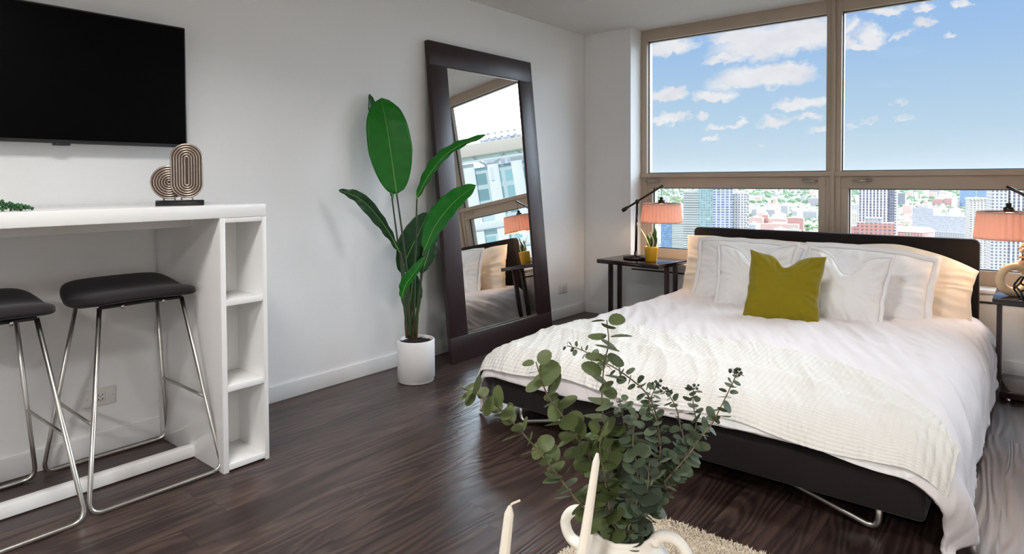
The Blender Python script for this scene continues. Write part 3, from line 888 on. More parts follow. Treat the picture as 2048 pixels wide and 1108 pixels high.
# plain backing showing below the hem
def lining_x(u, v, a, c):
    return u, v-.022*(1-c)*min(1, a*3)*(.6+.4*math.sin(u*4+2))+.007*(1-c)*math.sin(u*13), .004+.008*(1-c)*math.sin(u*21+2*math.sin(u*5))*min(1, max(0, (u-2.4)*2))
ln = sheet(2.12, DX1-.08, DY0+.004, DY0+.08, 160, 24, .004, 1.2, lining_x).xf(Matrix.Translation((-2.0, 2.4, -.37))).build('lining', MT['sham'], TH)
s = ln.modifiers.new('thick', 'SOLIDIFY'); s.thickness = .003; s.offset = -1
ln['label'] = 'plain white backing hem'


# ------------------------------------------------------------------ pillows
def make_pillow(name, W, H, T, mt, label, cat, pos, lean_, yaw=0, roll=0, flange=0, dent=0, ear=.07, sag=0, seed=0, group=None, wr=.012, ew=.35, droop=0):
    n_ = 56; vs = []; vals = {}
    def shape(u, v, side):
        x = u*W/2*(1-ear*(1-v*v)); z = v*H/2*(1-ear*(1-u*u))
        pu, pv = (1-abs(u)**2.4), (1-abs(v)**2.4)
        th = T/2*(max(0, pu)*max(0, pv))**.46
        d = math.exp(-(u/ew)**2)*max(0, (v+.35)/1.35)**2
        z -= dent*d; th *= 1-.30*d*(1 if dent > .01 else 0)
        th *= 1+.22*(-v)*.9                                  # filling sinks to the bottom
        nz = mn.noise(Vector((u*2.3+seed, v*2.3, side*3+seed*1.7)))*wr*1.5 + mn.noise(Vector((u*5+seed*3, v*4+u*2, side*2)))*wr*.6
        ang = math.atan2(v, u); rad_ = max(abs(u), abs(v))
        nz += wr*.42*(rad_**2)*mn.noise(Vector((ang*5, rad_*2, seed+side)))*min(1, 6*(1-rad_)+.15)
        q = math.exp(-((rad_-.8)/.25)**2)
        nz += wr*.32*q*math.sin(ang*26+3*mn.noise(Vector((u*3, v*3, seed))))
        z += sag*(-(u*u))*max(0, v)
        edge = wr*.9*mn.noise(Vector((ang*3, 2, seed)))*(rad_**4)
        y = side*(th+nz*min(1, th/(T*.2)+.0)) 
        return Vector((x+edge, y - droop*(rad_**6), z+edge))
    mb = MB()
    for side in (-1, 1):
        gs = []
        for j in range(n_):
            for i in range(n_):
                u = -1+2*i/(n_-1); v = -1+2*j/(n_-1)
                u = math.sin(u*PI/2)*.35+u*.65; v = math.sin(v*PI/2)*.35+v*.65
                gs.append(shape(u, v, side))
        fs = [(j*n_+i, j*n_+i+1, (j+1)*n_+i+1, (j+1)*n_+i) for j in range(n_-1) for i in range(n_-1)]
        if side > 0: fs = [f[::-1] for f in fs]
        mb.add(gs, fs, True)
    t = thing(name, label, cat, pos, yaw, group)
    mm = Matrix.Translation((0, 0, 0)) @ Matrix.Rotation(roll, 4, 'Y') @ Matrix.Rotation(-lean_, 4, 'X') @ Matrix.Translation((0, 0, H/2))
    mb.xf(mm); o = mb.build('cover', mt, t)
    bm = bmesh.new(); bm.from_mesh(o.data); bmesh.ops.remove_doubles(bm, verts=bm.verts, dist=.0004); bm.to_mesh(o.data); bm.free()
    if flange:
        fb = MB(); k = 140; vs = []
        per = []
        for q in range(k):
            s_ = q/k*4; e = int(s_); f = s_-e
            per.append([(-1+2*f, -1), (1, -1+2*f), (1-2*f, 1), (-1, 1-2*f)][e])
        for (u, v) in per:
            p = shape(u, v, 0); ang = math.atan2(v, u)
            out = Vector((u if abs(u) > .999 else u*.25, 0, v if abs(v) > .999 else v*.25))
            if abs(u) < .999: out.x = max(0, abs(u)-.86)/.14*math.copysign(1, u)
            if abs(v) < .999: out.z = max(0, abs(v)-.86)/.14*math.copysign(1, v)
            p2 = p+out*flange; wob = .016*mn.noise(Vector((u*3, v*3, seed+3)))
            p2.y += wob
            vs += [p+Vector((0, -.004, 0)), p+out*flange*.5+Vector((0, -.004+wob*.4, 0)), p2+Vector((0, -.0025, 0)), p2+Vector((0, .0025, 0)), p+Vector((0, .004, 0))]
        fs = []
        for q in range(k):
            r_ = (q+1) % k
            for j in range(5): fs.append((q*5+j, r_*5+j, r_*5+(j+1) % 5, q*5+(j+1) % 5))
        fb.add(vs, fs, True); fb.xf(mm); fb.build('flange', mt, t)
    return t


ZB_ = .355
rad = math.radians
make_pillow('pillow', .90, .50, .17, MT['cream_pillow'], 'cream king pillow against the left half of the headboard', 'pillow', (1.53, -.555, ZB_-.055), rad(17), rad(3), rad(1), 0, .0, .05, .02, 1, 'pillows on the bed')
make_pillow('pillow', .93, .52, .17, MT['cream_pillow'], 'cream king pillow against the right half of the headboard, its end drooping', 'pillow', (2.435, -.555, ZB_-.065), rad(17), rad(-3), rad(2), .0, .0, .05, .13, 2, 'pillows on the bed')
make_pillow('pillow', .70, .475, .16, MT['sham'], 'white flanged pillow standing before the left king pillow', 'pillow', (1.615, -.745, ZB_-.04), rad(20), rad(2), rad(1.5), .028, .0, .05, .03, 3, 'pillows on the bed')
make_pillow('pillow', .70, .475, .16, MT['sham'], 'white flanged pillow standing before the right king pillow', 'pillow', (2.335, -.745, ZB_-.05), rad(20), rad(-3), rad(3), .035, .0, .05, .03, 4, 'pillows on the bed')
make_pillow('pillow', .49, .46, .15, MT['sham'], 'smaller white square pillow with a dented top behind the green cushion at left', 'pillow', (1.755, -.93, ZB_-.035), rad(21), rad(6), rad(-2), .02, .11, .08, 0, 5, 'pillows on the bed')
make_pillow('pillow', .455, .46, .15, MT['sham'], 'smaller white square pillow with a dented top at right of the green cushion', 'pillow', (2.265, -.975, ZB_-.04), rad(22), rad(-4), rad(3), .02, .12, .08, 0, 6, 'pillows on the bed')
make_pillow('cushion', .435, .455, .14, MT['green_velvet'], 'olive green velvet cushion at the front of the white pillows', 'cushion', (2.015, -1.245, ZB_-.025), rad(23), rad(9), rad(3), 0, .075, .085, 0, 7, None, .010, .3)

# ------------------------------------------------------------------ rug, table, vase, candles
rx0, rx1, ry0, ry1 = 2.06, 3.95, -4.9, -3.125
mb = MB(); r4 = random.Random(9)
def rugz(a, c):
    x = rx0+(rx1-rx0)*a; y = ry0+(ry1-ry0)*c
    e = min(a*(rx1-rx0), (1-a)*(rx1-rx0), c*(ry1-ry0), (1-c)*(ry1-ry0))
    z = .004+.022*min(1, e/.02)+.006*mn.noise(Vector((x*40, y*40, 0)))*min(1, e/.02)
    return (x+.012*mn.noise(Vector((y*9, 1, 0)))*(1 if a in (0, 1) else .5), y+.012*mn.noise(Vector((x*9, 5, 0)))*(1 if c in (0, 1) else .5), z)
mb.grid(rugz, 240, 230)
for k in range(52000):
    if k < 44000: x = r4.uniform(rx0-.01, rx0+.75); y = r4.uniform(ry1-.6, ry1+.012)
    else: x = r4.uniform(rx0, rx1); y = r4.uniform(ry0, ry1)
    a = r4.uniform(0, 2*PI); l = r4.uniform(.007, .016); d = Vector((math.cos(a), math.sin(a), 0)); sd = Vector((-d.y, d.x, 0))*.0017
    p = Vector((x, y, .014)); q = p+d*l*.5+Vector((0, 0, .015)); e = p+d*l+Vector((0, 0, r4.uniform(.012, .022)))
    mb.add([p-sd, p+sd, q+sd*.9, q-sd*.9, e], [(0, 1, 2, 3), (3, 2, 4)], True)
tag(mb.build('rug', MT['rug']), 'shaggy cream rug on the dark floor below the foot of the bed', 'rug')

# the vase: rim centre surveyed below the branches
VD = 1.27
rimc = at(1247, 1054, VD)
TZ = .345
VX, VY = rimc.x, rimc.y; VH = rimc.z-TZ
CT = thing('coffee_table', 'low oak coffee table under the white vase, just below the view', 'coffee table', (VX+.30, VY-.38, 0), YAW)
MB().box(-.55, .55, -.36, .46, TZ-.03, TZ, .004).build('top', MT['walnut'], CT)
for sx_ in (-1, 1):
    for yy in (-.31, .41): MB().box(sx_*.5-.022, sx_*.5+.022, yy-.022, yy+.022, .026, TZ-.028, .003).build('leg', MT['walnut'], CT)

VS = thing('vase', 'white ceramic vase with two loop handles holding eucalyptus', 'vase', (VX, VY, TZ), 0)
k_ = VH/.19
pr = [(.001, 0), (.05, 0), (.058, .006), (.088, .05), (.098, .09), (.092, .125), (.075, .15), (.063, .165), (.060, .178), (.062, .188), (.059, .19), (.054, .186), (.053, .17), (.06, .155), (.08, .12), (.085, .09), (.05, .03), (.001, .025)]
MB().lathe([(r_, z_*k_) for r_, z_ in pr], 56).build('body', MT['vase'], VS)
hd = (RT*.90 - Vector((fw.x, fw.y, 0)).normalized()*.55).normalized()
for s in (1, -1):
    d = hd*s
    p = [d*.088+Vector((0, 0, .115*k_)), d*.118+Vector((0, 0, .13*k_)), d*.128+Vector((0, 0, .165*k_)), d*.108+Vector((0, 0, .195*k_)), d*.078+Vector((0, 0, .196*k_)), d*.062+Vector((0, 0, .176*k_))]
    MB().tube(catmull(p, 22), [.0125-.002*math.sin(PI*i/21) for i in range(22)], 12).build('handle', MT['vase'], VS)


def euc(tip_first, depth0, depth1, leaf, dens, mt, label, rs, tipdark=False):
    """branch from its tip (first) to the vase mouth (last), round paired leaves along it"""
    r = random.Random(rs); n_ = len(tip_first)
    P = []
    for i, (x, y) in enumerate(tip_first):
        t = i/(n_-1); P.append(at(x, y, depth1+(depth0-depth1)*t**1.2))
    base_ = Vector((VX+r.uniform(-.025, .025), VY+r.uniform(-.025, .025), TZ+VH-.085))
    P.append(base_)
    pts = catmull(P, 70)
    L = sum((pts[i+1]-pts[i]).length for i in range(69))
    t = thing('eucalyptus_branch', label, 'eucalyptus branch', tuple(base_), 0, 'eucalyptus branches in the white vase')
    MB().tube([p-base_ for p in pts], [.0011+.0016*i/69 for i in range(70)], 6).build('twig', MT['euc_stem'], t)
    lv = MB(); step = leaf*dens*.70; acc = 0; k = 0; nd = .004
    for i in range(69):
        acc += (pts[i+1]-pts[i]).length
        if acc < nd: continue
        frac = acc/L
        tg = (pts[i+1]-pts[i]).normalized()
        grow = min(1, (.78 if leaf > .033 else .5)+frac*2.4); nd = acc+step*(.55+.6*grow)
        if frac > .93: break
        ax = tg.orthogonal().normalized(); ax = Matrix.Rotation(k*PI/2+r.uniform(-.5, .5), 3, tg) @ ax
        for s in (1, -1):
            if r.random() < .06: continue
            w = leaf*grow*r.uniform(.75, 1.2)
            d = (ax*s*.85 - tg*r.uniform(-.25, .5)).normalized()
            nrm = (-tg*.8 + d.cross(tg)*r.uniform(-.9, .9) + Vector((0, 0, .3)) + toc_v*r.uniform(-.1, .9)).normalized()
            nrm = (nrm-d*nrm.dot(d)).normalized(); sd = d.cross(nrm)
            o = pts[i]-base_ + d*.003
            m_ = 7; vs = [o]
            ring = []
            cup = r.uniform(-.12, .22)
            for ringi, q in enumerate((.55, 1)):
                for j in range(12):
                    a = 2*PI*j/12
                    lx = (1+math.cos(a)*q)*.5*w; ly = math.sin(a)*q*.5*w*(.98-.1*math.cos(a))
                    vs.append(o + d*lx + sd*ly + nrm*(cup*w*q*q*.5*(math.sin(a)**2)) + nrm*cup*w*.25*q*math.cos(a))
            vs[0] = o+d*.5*w - nrm*cup*.06*w
            fs = [(0, 1+j, 1+(j+1) % 12) for j in range(12)] + [(1+j, 13+j, 13+(j+1) % 12, 1+(j+1) % 12) for j in range(12)]
            lv.add(vs, fs, True)
        k += 1
    lv.build('leaves', mt, t)
    if tipdark:
        b_ = MB(); p0 = pts[0]-base_
        for q in range(9):
            dd = Vector((r.uniform(-1, 1), r.uniform(-1, 1), r.uniform(-.4, 1)))*.012
            b_.ball(p0+dd, r.uniform(.0025, .0042), 1)
            b_.tube([p0, p0+dd], .0007, 4)
        b_.build('buds', MT['euc_dark'], t)
    return t


toc_v = (CAM-Vector((VX, VY, .8))).normalized()
Z = lambda l: [(900+a/2.271, 620+c/2.271) for a, c in l]
EB, ES, ED = MT['euc_big'], MT['euc_small'], MT['euc_dark']
euc(Z([(45, 350), (130, 385), (210, 435), (290, 515), (400, 640), (480, 740), (600, 890), (740, 1000)]), 1.26, 1.20, .034, .62, EB, 'long eucalyptus branch leaning far left over the floor', 11)
euc(Z([(390, 235), (420, 330), (450, 400), (510, 480), (560, 560), (620, 640), (650, 720), (690, 850), (740, 1010)]), 1.26, 1.18, .038, .52, EB, 'large leaved eucalyptus branch second from the left', 12)
euc(Z([(712, 45), (720, 150), (700, 250), (690, 380), (695, 480), (720, 600), (740, 750), (760, 1000)]), 1.26, 1.20, .040, .50, EB, 'tallest upright eucalyptus branch with the largest leaves', 13)
euc(Z([(530, 162), (600, 182), (660, 218), (740, 258), (810, 305), (880, 365), (925, 440), (945, 560), (915, 720), (850, 880), (800, 1000)]), 1.28, 1.42, .020, .72, ES, 'thin eucalyptus branch whose tip arches to the left over the throw', 14)
euc(Z([(935, 350), (905, 425), (935, 490), (950, 560), (955, 640), (940, 740), (900, 850), (820, 1000)]), 1.28, 1.34, .026, .52, ES, 'eucalyptus branch with a dark tip right of the tallest one', 15, True)
euc(Z([(985, 372), (1025, 440), (1045, 520), (1062, 600), (1040, 690), (985, 780), (920, 880), (830, 1000)]), 1.29, 1.38, .026, .52, ES, 'eucalyptus branch with small leaves, third from the right', 16, True)
euc(Z([(1105, 360), (1105, 430), (1118, 520), (1095, 620), (1060, 680), (1010, 770), (950, 850), (850, 1000)]), 1.29, 1.36, .027, .52, ES, 'eucalyptus branch ending in dark buds, second from the right', 17, True)
euc(Z([(1305, 285), (1265, 370), (1225, 450), (1190, 515), (1130, 590), (1090, 650), (1020, 730), (950, 810), (850, 980)]), 1.29, 1.33, .027, .55, ES, 'eucalyptus branch reaching farthest right towards the bed, with dark buds', 18, True)
euc(Z([(770, 400), (790, 520), (800, 650), (810, 780), (805, 900), (790, 1000)]), 1.25, 1.25, .031, .46, ES, 'dense grey green eucalyptus branch in the middle of the vase', 19)
euc(Z([(850, 470), (830, 580), (845, 700), (855, 800), (840, 920), (810, 1005)]), 1.23, 1.22, .032, .48, ES, 'short leafy eucalyptus branch right behind the leaning candle', 20)
euc(Z([(690, 540), (680, 640), (700, 740), (715, 850), (735, 960), (760, 1010)]), 1.24, 1.22, .037, .55, EB, 'short broad leaved eucalyptus branch left in the vase', 21)
euc(Z([(905, 700), (900, 780), (890, 860), (870, 930), (830, 1000)]), 1.24, 1.20, .031, .48, ED, 'short dark eucalyptus branch at the right rim of the vase', 22)


def candle(tip, foot, d_tip, r_top, r_bot, label, wickdir, facets):
    T_ = at(*tip, d_tip); zb = TZ+.055
    B0 = at(*foot, d_tip+.02); k = (zb-T_.z)/(B0.z-T_.z); B_ = T_+(B0-T_)*k
    t = thing('taper_candle', label, 'candle', tuple(B_), 0, 'taper candles')
    ax = (T_-B_); Lc = ax.length; q = Vector((0, 0, 1)).rotation_difference(ax).to_matrix().to_4x4()
    mb = MB().lathe([(.001, 0), (r_bot, 0), (r_top, Lc-.017), (r_top*.9, Lc-.013), (r_top*.42, Lc-.001), (.001, Lc)], facets).xf(q)
    o = smooth_angle(mb.build('wax_body', MT['wax'], t), 25)
    if wickdir:
        MB().tube(catmull([(0, 0, Lc-.006), (.002*wickdir, .001, Lc+.004), (.008*wickdir, .004, Lc+.010), (.015*wickdir, .008, Lc+.016)], 9), .0022, 7).xf(q).build('wick', MT['wick'], t)
    h = thing('candle_holder', label.replace('ivory taper candle', 'white ceramic candle holder').split(',')[0]+', below the view', 'candle holder', (B_.x, B_.y, TZ), 0, 'candle holders')
    MB().lathe([(.001, 0), (.045, 0), (.047, .004), (.044, .01), (.018, .018), (.015, .035), (.019, .05), (.021, .054), (.001, .054)], 40).build('stand', MT['white_ceramic'], h)
    return t


candle((1020, 1012), (1009, 1108), 1.16, .0088, .0122, 'ivory taper candle at left, its wick bent to the right', 1, 10)
candle((1195, 906), (1165, 1108), 1.10, .0062, .0128, 'ivory taper candle leaning before the vase, taller of the two', 0, 10)

#CITY
# ------------------------------------------------------------------ the city outside, seen from high up
GZ = -105.0


def facade(name, wall, glass, sx, sv, fx, fv, rough=.5):
    """wall with a regular grid of windows; UV in metres, u round the walls and v up"""
    sx *= .62; sv *= .62
    m, b, n = base(name, s2l(wall), rough)
    uv = n.new('ShaderNodeUVMap'); u, v, _ = n.sep(uv.outputs[0])
    fu = n.math('FRACT', n.math('DIVIDE', u, sx)); fw_ = n.math('FRACT', n.math('DIVIDE', v, sv))
    wi = n.math('MULTIPLY', n.math('LESS_THAN', fu, fx), n.math('LESS_THAN', fw_, fv))
    wi = n.math('MULTIPLY', wi, n.math('GREATER_THAN', v, .6))
    cell_ = n.comb(n.math('FLOOR', n.math('DIVIDE', u, sx)), n.math('FLOOR', n.math('DIVIDE', v, sv)), 0)
    wn = n.new('ShaderNodeTexWhiteNoise'); n.link(cell_, wn.inputs[0])
    gcol = n.mix(wn.outputs[0], tuple(x*.75 for x in s2l(glass)), tuple(min(1, x*1.25) for x in s2l(glass)))
    n.link(n.mix(wi, s2l(wall), gcol), b.inputs['Base Color'])
    n.link(n.math('MULTIPLY_ADD', wi, -.3, .6), b.inputs['Roughness']); return m


FC = {
 'white_band': facade('white banded concrete', (232, 230, 224), (150, 166, 168), 60, 3.1, .96, .5),
 'teal_glass': facade('teal curtain wall', (206, 222, 222), (150, 190, 194), 3.0, 3.1, .78, .72),
 'blue_grid': facade('blue glass and white grid', (238, 238, 238), (140, 160, 192), 5.2, 3.2, .72, .66),
 'white_grid': facade('white wall with windows', (242, 240, 236), (150, 152, 160), 3.4, 3.2, .5, .55),
 'stripe': facade('white piers with dark window strips', (246, 245, 246), (126, 128, 144), 3.6, 3.3, .5, .84),
 'dark_grid': facade('dark banded glass', (172, 176, 186), (122, 130, 148), 2.2, 3.2, .8, .7),
 'brick': facade('red brick with windows', (232, 172, 160), (160, 140, 146), 4.2, 3.6, .5, .55),
 'pink': facade('pink brick with windows', (240, 206, 196), (204, 170, 164), 3.4, 3.4, .5, .55),
 'grey_slab': facade('grey gridded slab', (214, 214, 220), (176, 180, 192), 2.6, 3.2, .62, .62),
 'cream_grid': facade('cream gridded wall', (244, 238, 226), (180, 180, 182), 4.0, 3.3, .55, .6),
 'beige': facade('beige wall with windows', (240, 230, 220), (190, 182, 176), 4.0, 3.5, .45, .5),
 'grey': facade('grey wall with windows', (202, 201, 206), (160, 162, 170), 4.0, 3.5, .5, .5),
 'blue_glass': facade('blue glass wall', (170, 196, 220), (120, 158, 200), 3, 3.4, .85, .8)}
RF = [mat('pale gravel roof', (236, 230, 222), .9, var=.05, vscale=.2), mat('grey membrane roof', (196, 194, 194), .9, var=.06, vscale=.2), mat('white coated roof', (248, 246, 242), .9, var=.02, vscale=.2)]


def bmesh_of(name, boxes, wall, roof):
    """boxes (x0,x1,y0,y1,z0,z1) as one mesh with metre UVs on the walls"""
    vs = []; fs = []; uvs = []; mi = []
    for (x0, x1, y0, y1, z0, z1) in boxes:
        b = len(vs); vs += [(x0, y0, z0), (x1, y0, z0), (x1, y1, z0), (x0, y1, z0), (x0, y0, z1), (x1, y0, z1), (x1, y1, z1), (x0, y1, z1)]
        o = 0
        for (i, j, L) in ((0, 1, x1-x0), (1, 2, y1-y0), (2, 3, x1-x0), (3, 0, y1-y0)):
            fs.append((b+i, b+j, b+j+4, b+i+4)); uvs += [(o, z0), (o+L, z0), (o+L, z1), (o, z1)]; mi.append(0); o += L+.37
        fs.append((b+4, b+5, b+6, b+7)); uvs += [(0, 0)]*4; mi.append(1)
    me = bpy.data.meshes.new(name); me.from_pydata(vs, [], fs); me.materials.append(wall); me.materials.append(roof)
    ul = me.uv_layers.new(name='UVMap'); ul.data.foreach_set('uv', [c for q in uvs for c in q])
    me.polygons.foreach_set('material_index', mi); me.update(); return me


def piece(name, boxes, wall, parent, roof=0):
    o = bpy.data.objects.new(name, bmesh_of(name, boxes, FC[wall], RF[roof])); COL.objects.link(o)
    if parent is not None: o.parent = parent
    return o


def spot(px, depth):
    p = at(px, 400, depth); return p.x, p.y


def topz(py, depth): return at(1024, py, depth).z-GZ


def site(name, label, cat, px, depth, rz=0, group=None):
    x, y = spot(px, depth); return thing(name, label, cat, (x, y, GZ), YAW*.0+rz, group)


# ground
m, b, n = base('city ground', (.5, .5, .5), .95)
tc = n.new('ShaderNodeTexCoord'); o_ = tc.outputs['Object']
f1 = n.noise(o_, .012, 5, .6); f2 = n.noise(o_, .05, 4, .6)
gcol = n.ramp(f1, [(.3, s2l((112, 138, 100))), (.48, s2l((160, 158, 142))), (.6, s2l((176, 164, 152))), (.75, s2l((132, 150, 122)))])
gx, gy, gz_ = n.sep(o_)
road = n.math('MAXIMUM', n.math('LESS_THAN', n.math('FRACT', n.math('DIVIDE', gx, 104)), .13), n.math('LESS_THAN', n.math('FRACT', n.math('DIVIDE', gy, 160)), .08))
n.link(n.mix(n.math('MULTIPLY', road, .8), n.mix(n.math('MULTIPLY', f2, .4), gcol, s2l((176, 162, 154))), s2l((186, 184, 184))), b.inputs['Base Color']); MT['ground'] = m
gm = bpy.data.meshes.new('ground'); gm.from_pydata([(-22000, 60, GZ), (9000, 60, GZ), (9000, 26000, GZ), (-22000, 26000, GZ)], [], [(0, 1, 2, 3)]); gm.materials.append(MT['ground'])
go = bpy.data.objects.new('ground', gm); COL.objects.link(go); struct(go)

# left pane: glass apartment tower with a banded wing
t = site('apartment_tower', 'tall glass and white apartment tower in the left window, its top behind the window rail', 'tower', 1432, 520, math.radians(20))
H0 = topz(377, 520); k = 520/F
piece('banded_wing', [(-25, -13, -8, 14, 0, topz(384, 520))], 'white_band', t)
piece('glass_core', [(-13, -2, -11, 12, 0, H0+3)], 'teal_glass', t)
piece('glass_front', [(-2, 13, -13, 10, 0, H0)], 'blue_grid', t)
piece('white_wing', [(13, 25, -9, 12, 0, topz(386, 520))], 'white_grid', t)
piece('roof_house', [(-8, 6, -4, 6, H0, H0+5)], 'teal_glass', t)
bb = [(13.2, 14.6, -10.6, -9, 4+3.2*i, 5.1+3.2*i) for i in range(30) if 5.1+3.2*i < topz(386, 520)] + [(22.6, 24.8, -10.6, -9, 4+3.2*i, 5.1+3.2*i) for i in range(30) if 5.1+3.2*i < topz(386, 520)]
tag(piece('balconies', bb, 'white_grid', t), kind='stuff')
t = site('office_building', 'small blue glass block beside the banded tower in the left window', 'office', 1339, 700, math.radians(12))
h = topz(446, 700); piece('glass_body', [(-7.5, 7.5, -8, 8, 0, h)], 'blue_glass', t); piece('roof_house', [(-3, 3, -3, 3, h, h+3)], 'grey', t)
t = site('apartment_block', 'white banded apartment block left of the glass tower in the left window', 'apartment block', 1360, 690, math.radians(12))
h = topz(438, 690); piece('body', [(-6.5, 8, -8, 9, 0, h)], 'white_band', t); piece('roof_house', [(-2, 4, -3, 3, h, h+3)], 'beige', t)
t = site('office_building', 'low grey block at the right foot of the glass tower in the left window', 'office', 1482, 720, math.radians(16))
h = topz(450, 720); piece('body', [(-15, 16, -7, 9, 0, h)], 'grey_slab', t); piece('roof_house', [(-6, 2, -3, 3, h, h+3)], 'grey', t)
# brick cluster
for i, (px, py, d, w_, dp_, st_, lb) in enumerate([
    (1513, 437, 1250, 26, 18, 'pink', 'pink brick block nearest the glass tower in the left window'), (1532, 432, 1260, 11, 16, 'brick', 'narrow red brick block in the middle of the brick group'),
    (1556, 440, 1240, 32, 16, 'pink', 'pale pink brick block with white bays in the brick group'), (1590, 438, 1250, 32, 18, 'brick', 'wide red brick block at the right of the brick group'),
    (1560, 450, 1150, 62, 14, 'pink', 'long low pink block in front of the brick group')]):
    t = site('brick_building', lb, 'brick building', px, d, math.radians(10), 'brick group in the left window'); h = topz(py, d)
    piece('body', [(-w_/2, w_/2, -dp_/2, dp_/2, 0, h)], st_, t); piece('roof_house', [(-w_*.2, w_*.15, -3, 4, h, h+3)], 'beige', t)
for (px, py, d, w_, dp_, st_, lb) in [
    (1528, 421, 1700, 58, 22, 'grey', 'long grey roofed hall above the brick group in the left window'), (1570, 414, 1800, 18, 20, 'grey', 'dark grey block standing up behind the brick group'),
    (1610, 425, 1600, 56, 20, 'grey_slab', 'wide white gridded office right of the brick group in the left window'), (1628, 399, 2500, 40, 30, 'grey', 'distant grey office near the right edge of the left window'),
    (1590, 381, 4300, 14, 14, 'white_grid', 'thin distant white tower on the skyline of the left window'), (1398, 381, 2600, 30, 24, 'grey', 'grey block behind the banded wing of the glass tower')]:
    t = site('office_building', lb, 'office', px, d, math.radians(8)); h = topz(py, d)
    piece('body', [(-w_/2, w_/2, -dp_/2, dp_/2, 0, h)], st_, t); piece('roof_house', [(-w_*.25, w_*.1, -4, 4, h, h+4)], 'beige', t)

# right pane
t = site('apartment_tower', 'white tower with dark window stripes at the left of the right window', 'tower', 1755, 480, math.radians(9)); h = topz(375, 480)
piece('striped_body', [(-11.5, 7, -9, 10, 0, h)], 'stripe', t); piece('banded_bay', [(7, 11, -8, 10, 0, h-1)], 'dark_grid', t); piece('end_pier', [(11, 13, -9, 10, 0, h)], 'white_grid', t); piece('roof_house', [(-6, 5, -4, 5, h, h+4)], 'grey', t)
t = site('brick_building', 'red brick building at the foot of the striped tower in the right window', 'brick building', 1742, 430, math.radians(9)); h = topz(448, 430)
piece('body', [(-8, 13.5, -6, 6, 0, h)], 'brick', t); piece('attic', [(-3, 7, -4, 5, h, h+3.2)], 'grey', t); piece('low_wing', [(-15, -8, -5, 6, 0, topz(456, 430))], 'brick', t)
t = site('warehouse', 'low red brick warehouse with a white pitched roof right of the striped tower', 'warehouse', 1822, 600, math.radians(-14)); h = topz(466, 600)
piece('body', [(-15, 15, -14, 14, 0, h)], 'brick', t)
rm = MB().add([(-16, -15, h), (16, -15, h), (16, 15, h), (-16, 15, h), (-16, 0, h+4.5), (16, 0, h+4.5)], [(0, 1, 5, 4), (2, 3, 4, 5), (0, 4, 3), (1, 2, 5)]).build('roof', RF[2], t)
piece('loading_bay', [(-8, 8, -15.5, -14, 0, h*.7)], 'grey_slab', t)
t = site('office_building', 'long grey gridded office slab in the middle of the right window', 'office', 1893, 760, math.radians(-22)); h = topz(421, 760)
piece('tall_wing', [(-34, -10, -9, 9, 0, h)], 'grey_slab', t, 1); piece('long_wing', [(-10, 32, -9, 9, 0, topz(435, 760))], 'grey_slab', t, 1); piece('roof_house', [(-30, -18, -4, 4, h, h+4)], 'cream_grid', t); piece('podium', [(-36, 34, -16, -9, 0, topz(466, 760))], 'grey', t, 2)
t = site('apartment_tower', 'cream gridded block left of the shade in the right window', 'tower', 1968, 560, math.radians(14)); h = topz(405, 560)
piece('body', [(-11.5, 12, -10, 10, 0, h)], 'cream_grid', t); piece('parapet', [(-12, 12.5, -10.5, 10.5, h, h+2.2)], 'beige', t)
t = site('apartment_tower', 'tall white striped tower behind the right lamp in the right window', 'tower', 2034, 400, math.radians(12)); h = topz(377, 400)
piece('left_wing', [(-14, -6, -8, 10, 0, h-1.5)], 'white_grid', t); piece('striped_front', [(-6, 12, -10, 10, 0, h)], 'stripe', t); piece('right_wing', [(12, 24, -8, 10, 0, h-2)], 'cream_grid', t); piece('roof_house', [(-3, 8, -4, 4, h, h+4)], 'beige', t)
for (px, py, d, w_, dp_, st_, lb, nm) in [
    (1801, 390, 2400, 28, 24, 'dark_grid', 'slim grey tower just right of the striped tower', 'office_building'), (1875, 402, 2300, 32, 24, 'brick', 'left one of two red brick towers beyond the grey slab', 'brick_building'),
    (1901, 401, 2300, 36, 24, 'brick', 'right one of two red brick towers beyond the grey slab', 'brick_building'), (1935, 383, 2200, 42, 30, 'blue_glass', 'wide blue glass office on the skyline of the right window', 'office_building'),
    (1964, 376, 3000, 40, 30, 'blue_glass', 'distant blue glass tower nearest the cream block', 'office_building'), (1981, 378, 3300, 30, 30, 'blue_glass', 'distant blue glass tower half hidden by the white tower', 'office_building'),
    (1938, 404, 1500, 14, 14, 'dark_grid', 'small dark block between the brick towers and the cream block', 'office_building'), (1868, 377, 3600, 46, 30, 'grey', 'distant grey building on the skyline above the grey slab', 'office_building'),
    (1850, 384, 4800, 150, 40, 'pink', 'low pink building beyond the trees above the grey slab', 'brick_building'), (1895, 389, 4000, 200, 40, 'pink', 'long pink brick building beyond the trees of the right window', 'brick_building'),
    (1722, 412, 900, 26, 18, 'white_grid', 'white low block left of the striped tower in the right window', 'apartment_block'), (1708, 430, 800, 22, 18, 'beige', 'beige low block at the left edge of the right window', 'apartment_block')]:
    t = site(nm, lb, 'building', px, d, math.radians(10)); h = topz(py, d)
    piece('body', [(-w_/2, w_/2, -dp_/2, dp_/2, 0, h)], st_, t); piece('roof_house', [(-w_*.25, w_*.1, -4, 4, h, h+3.5)], 'beige', t)

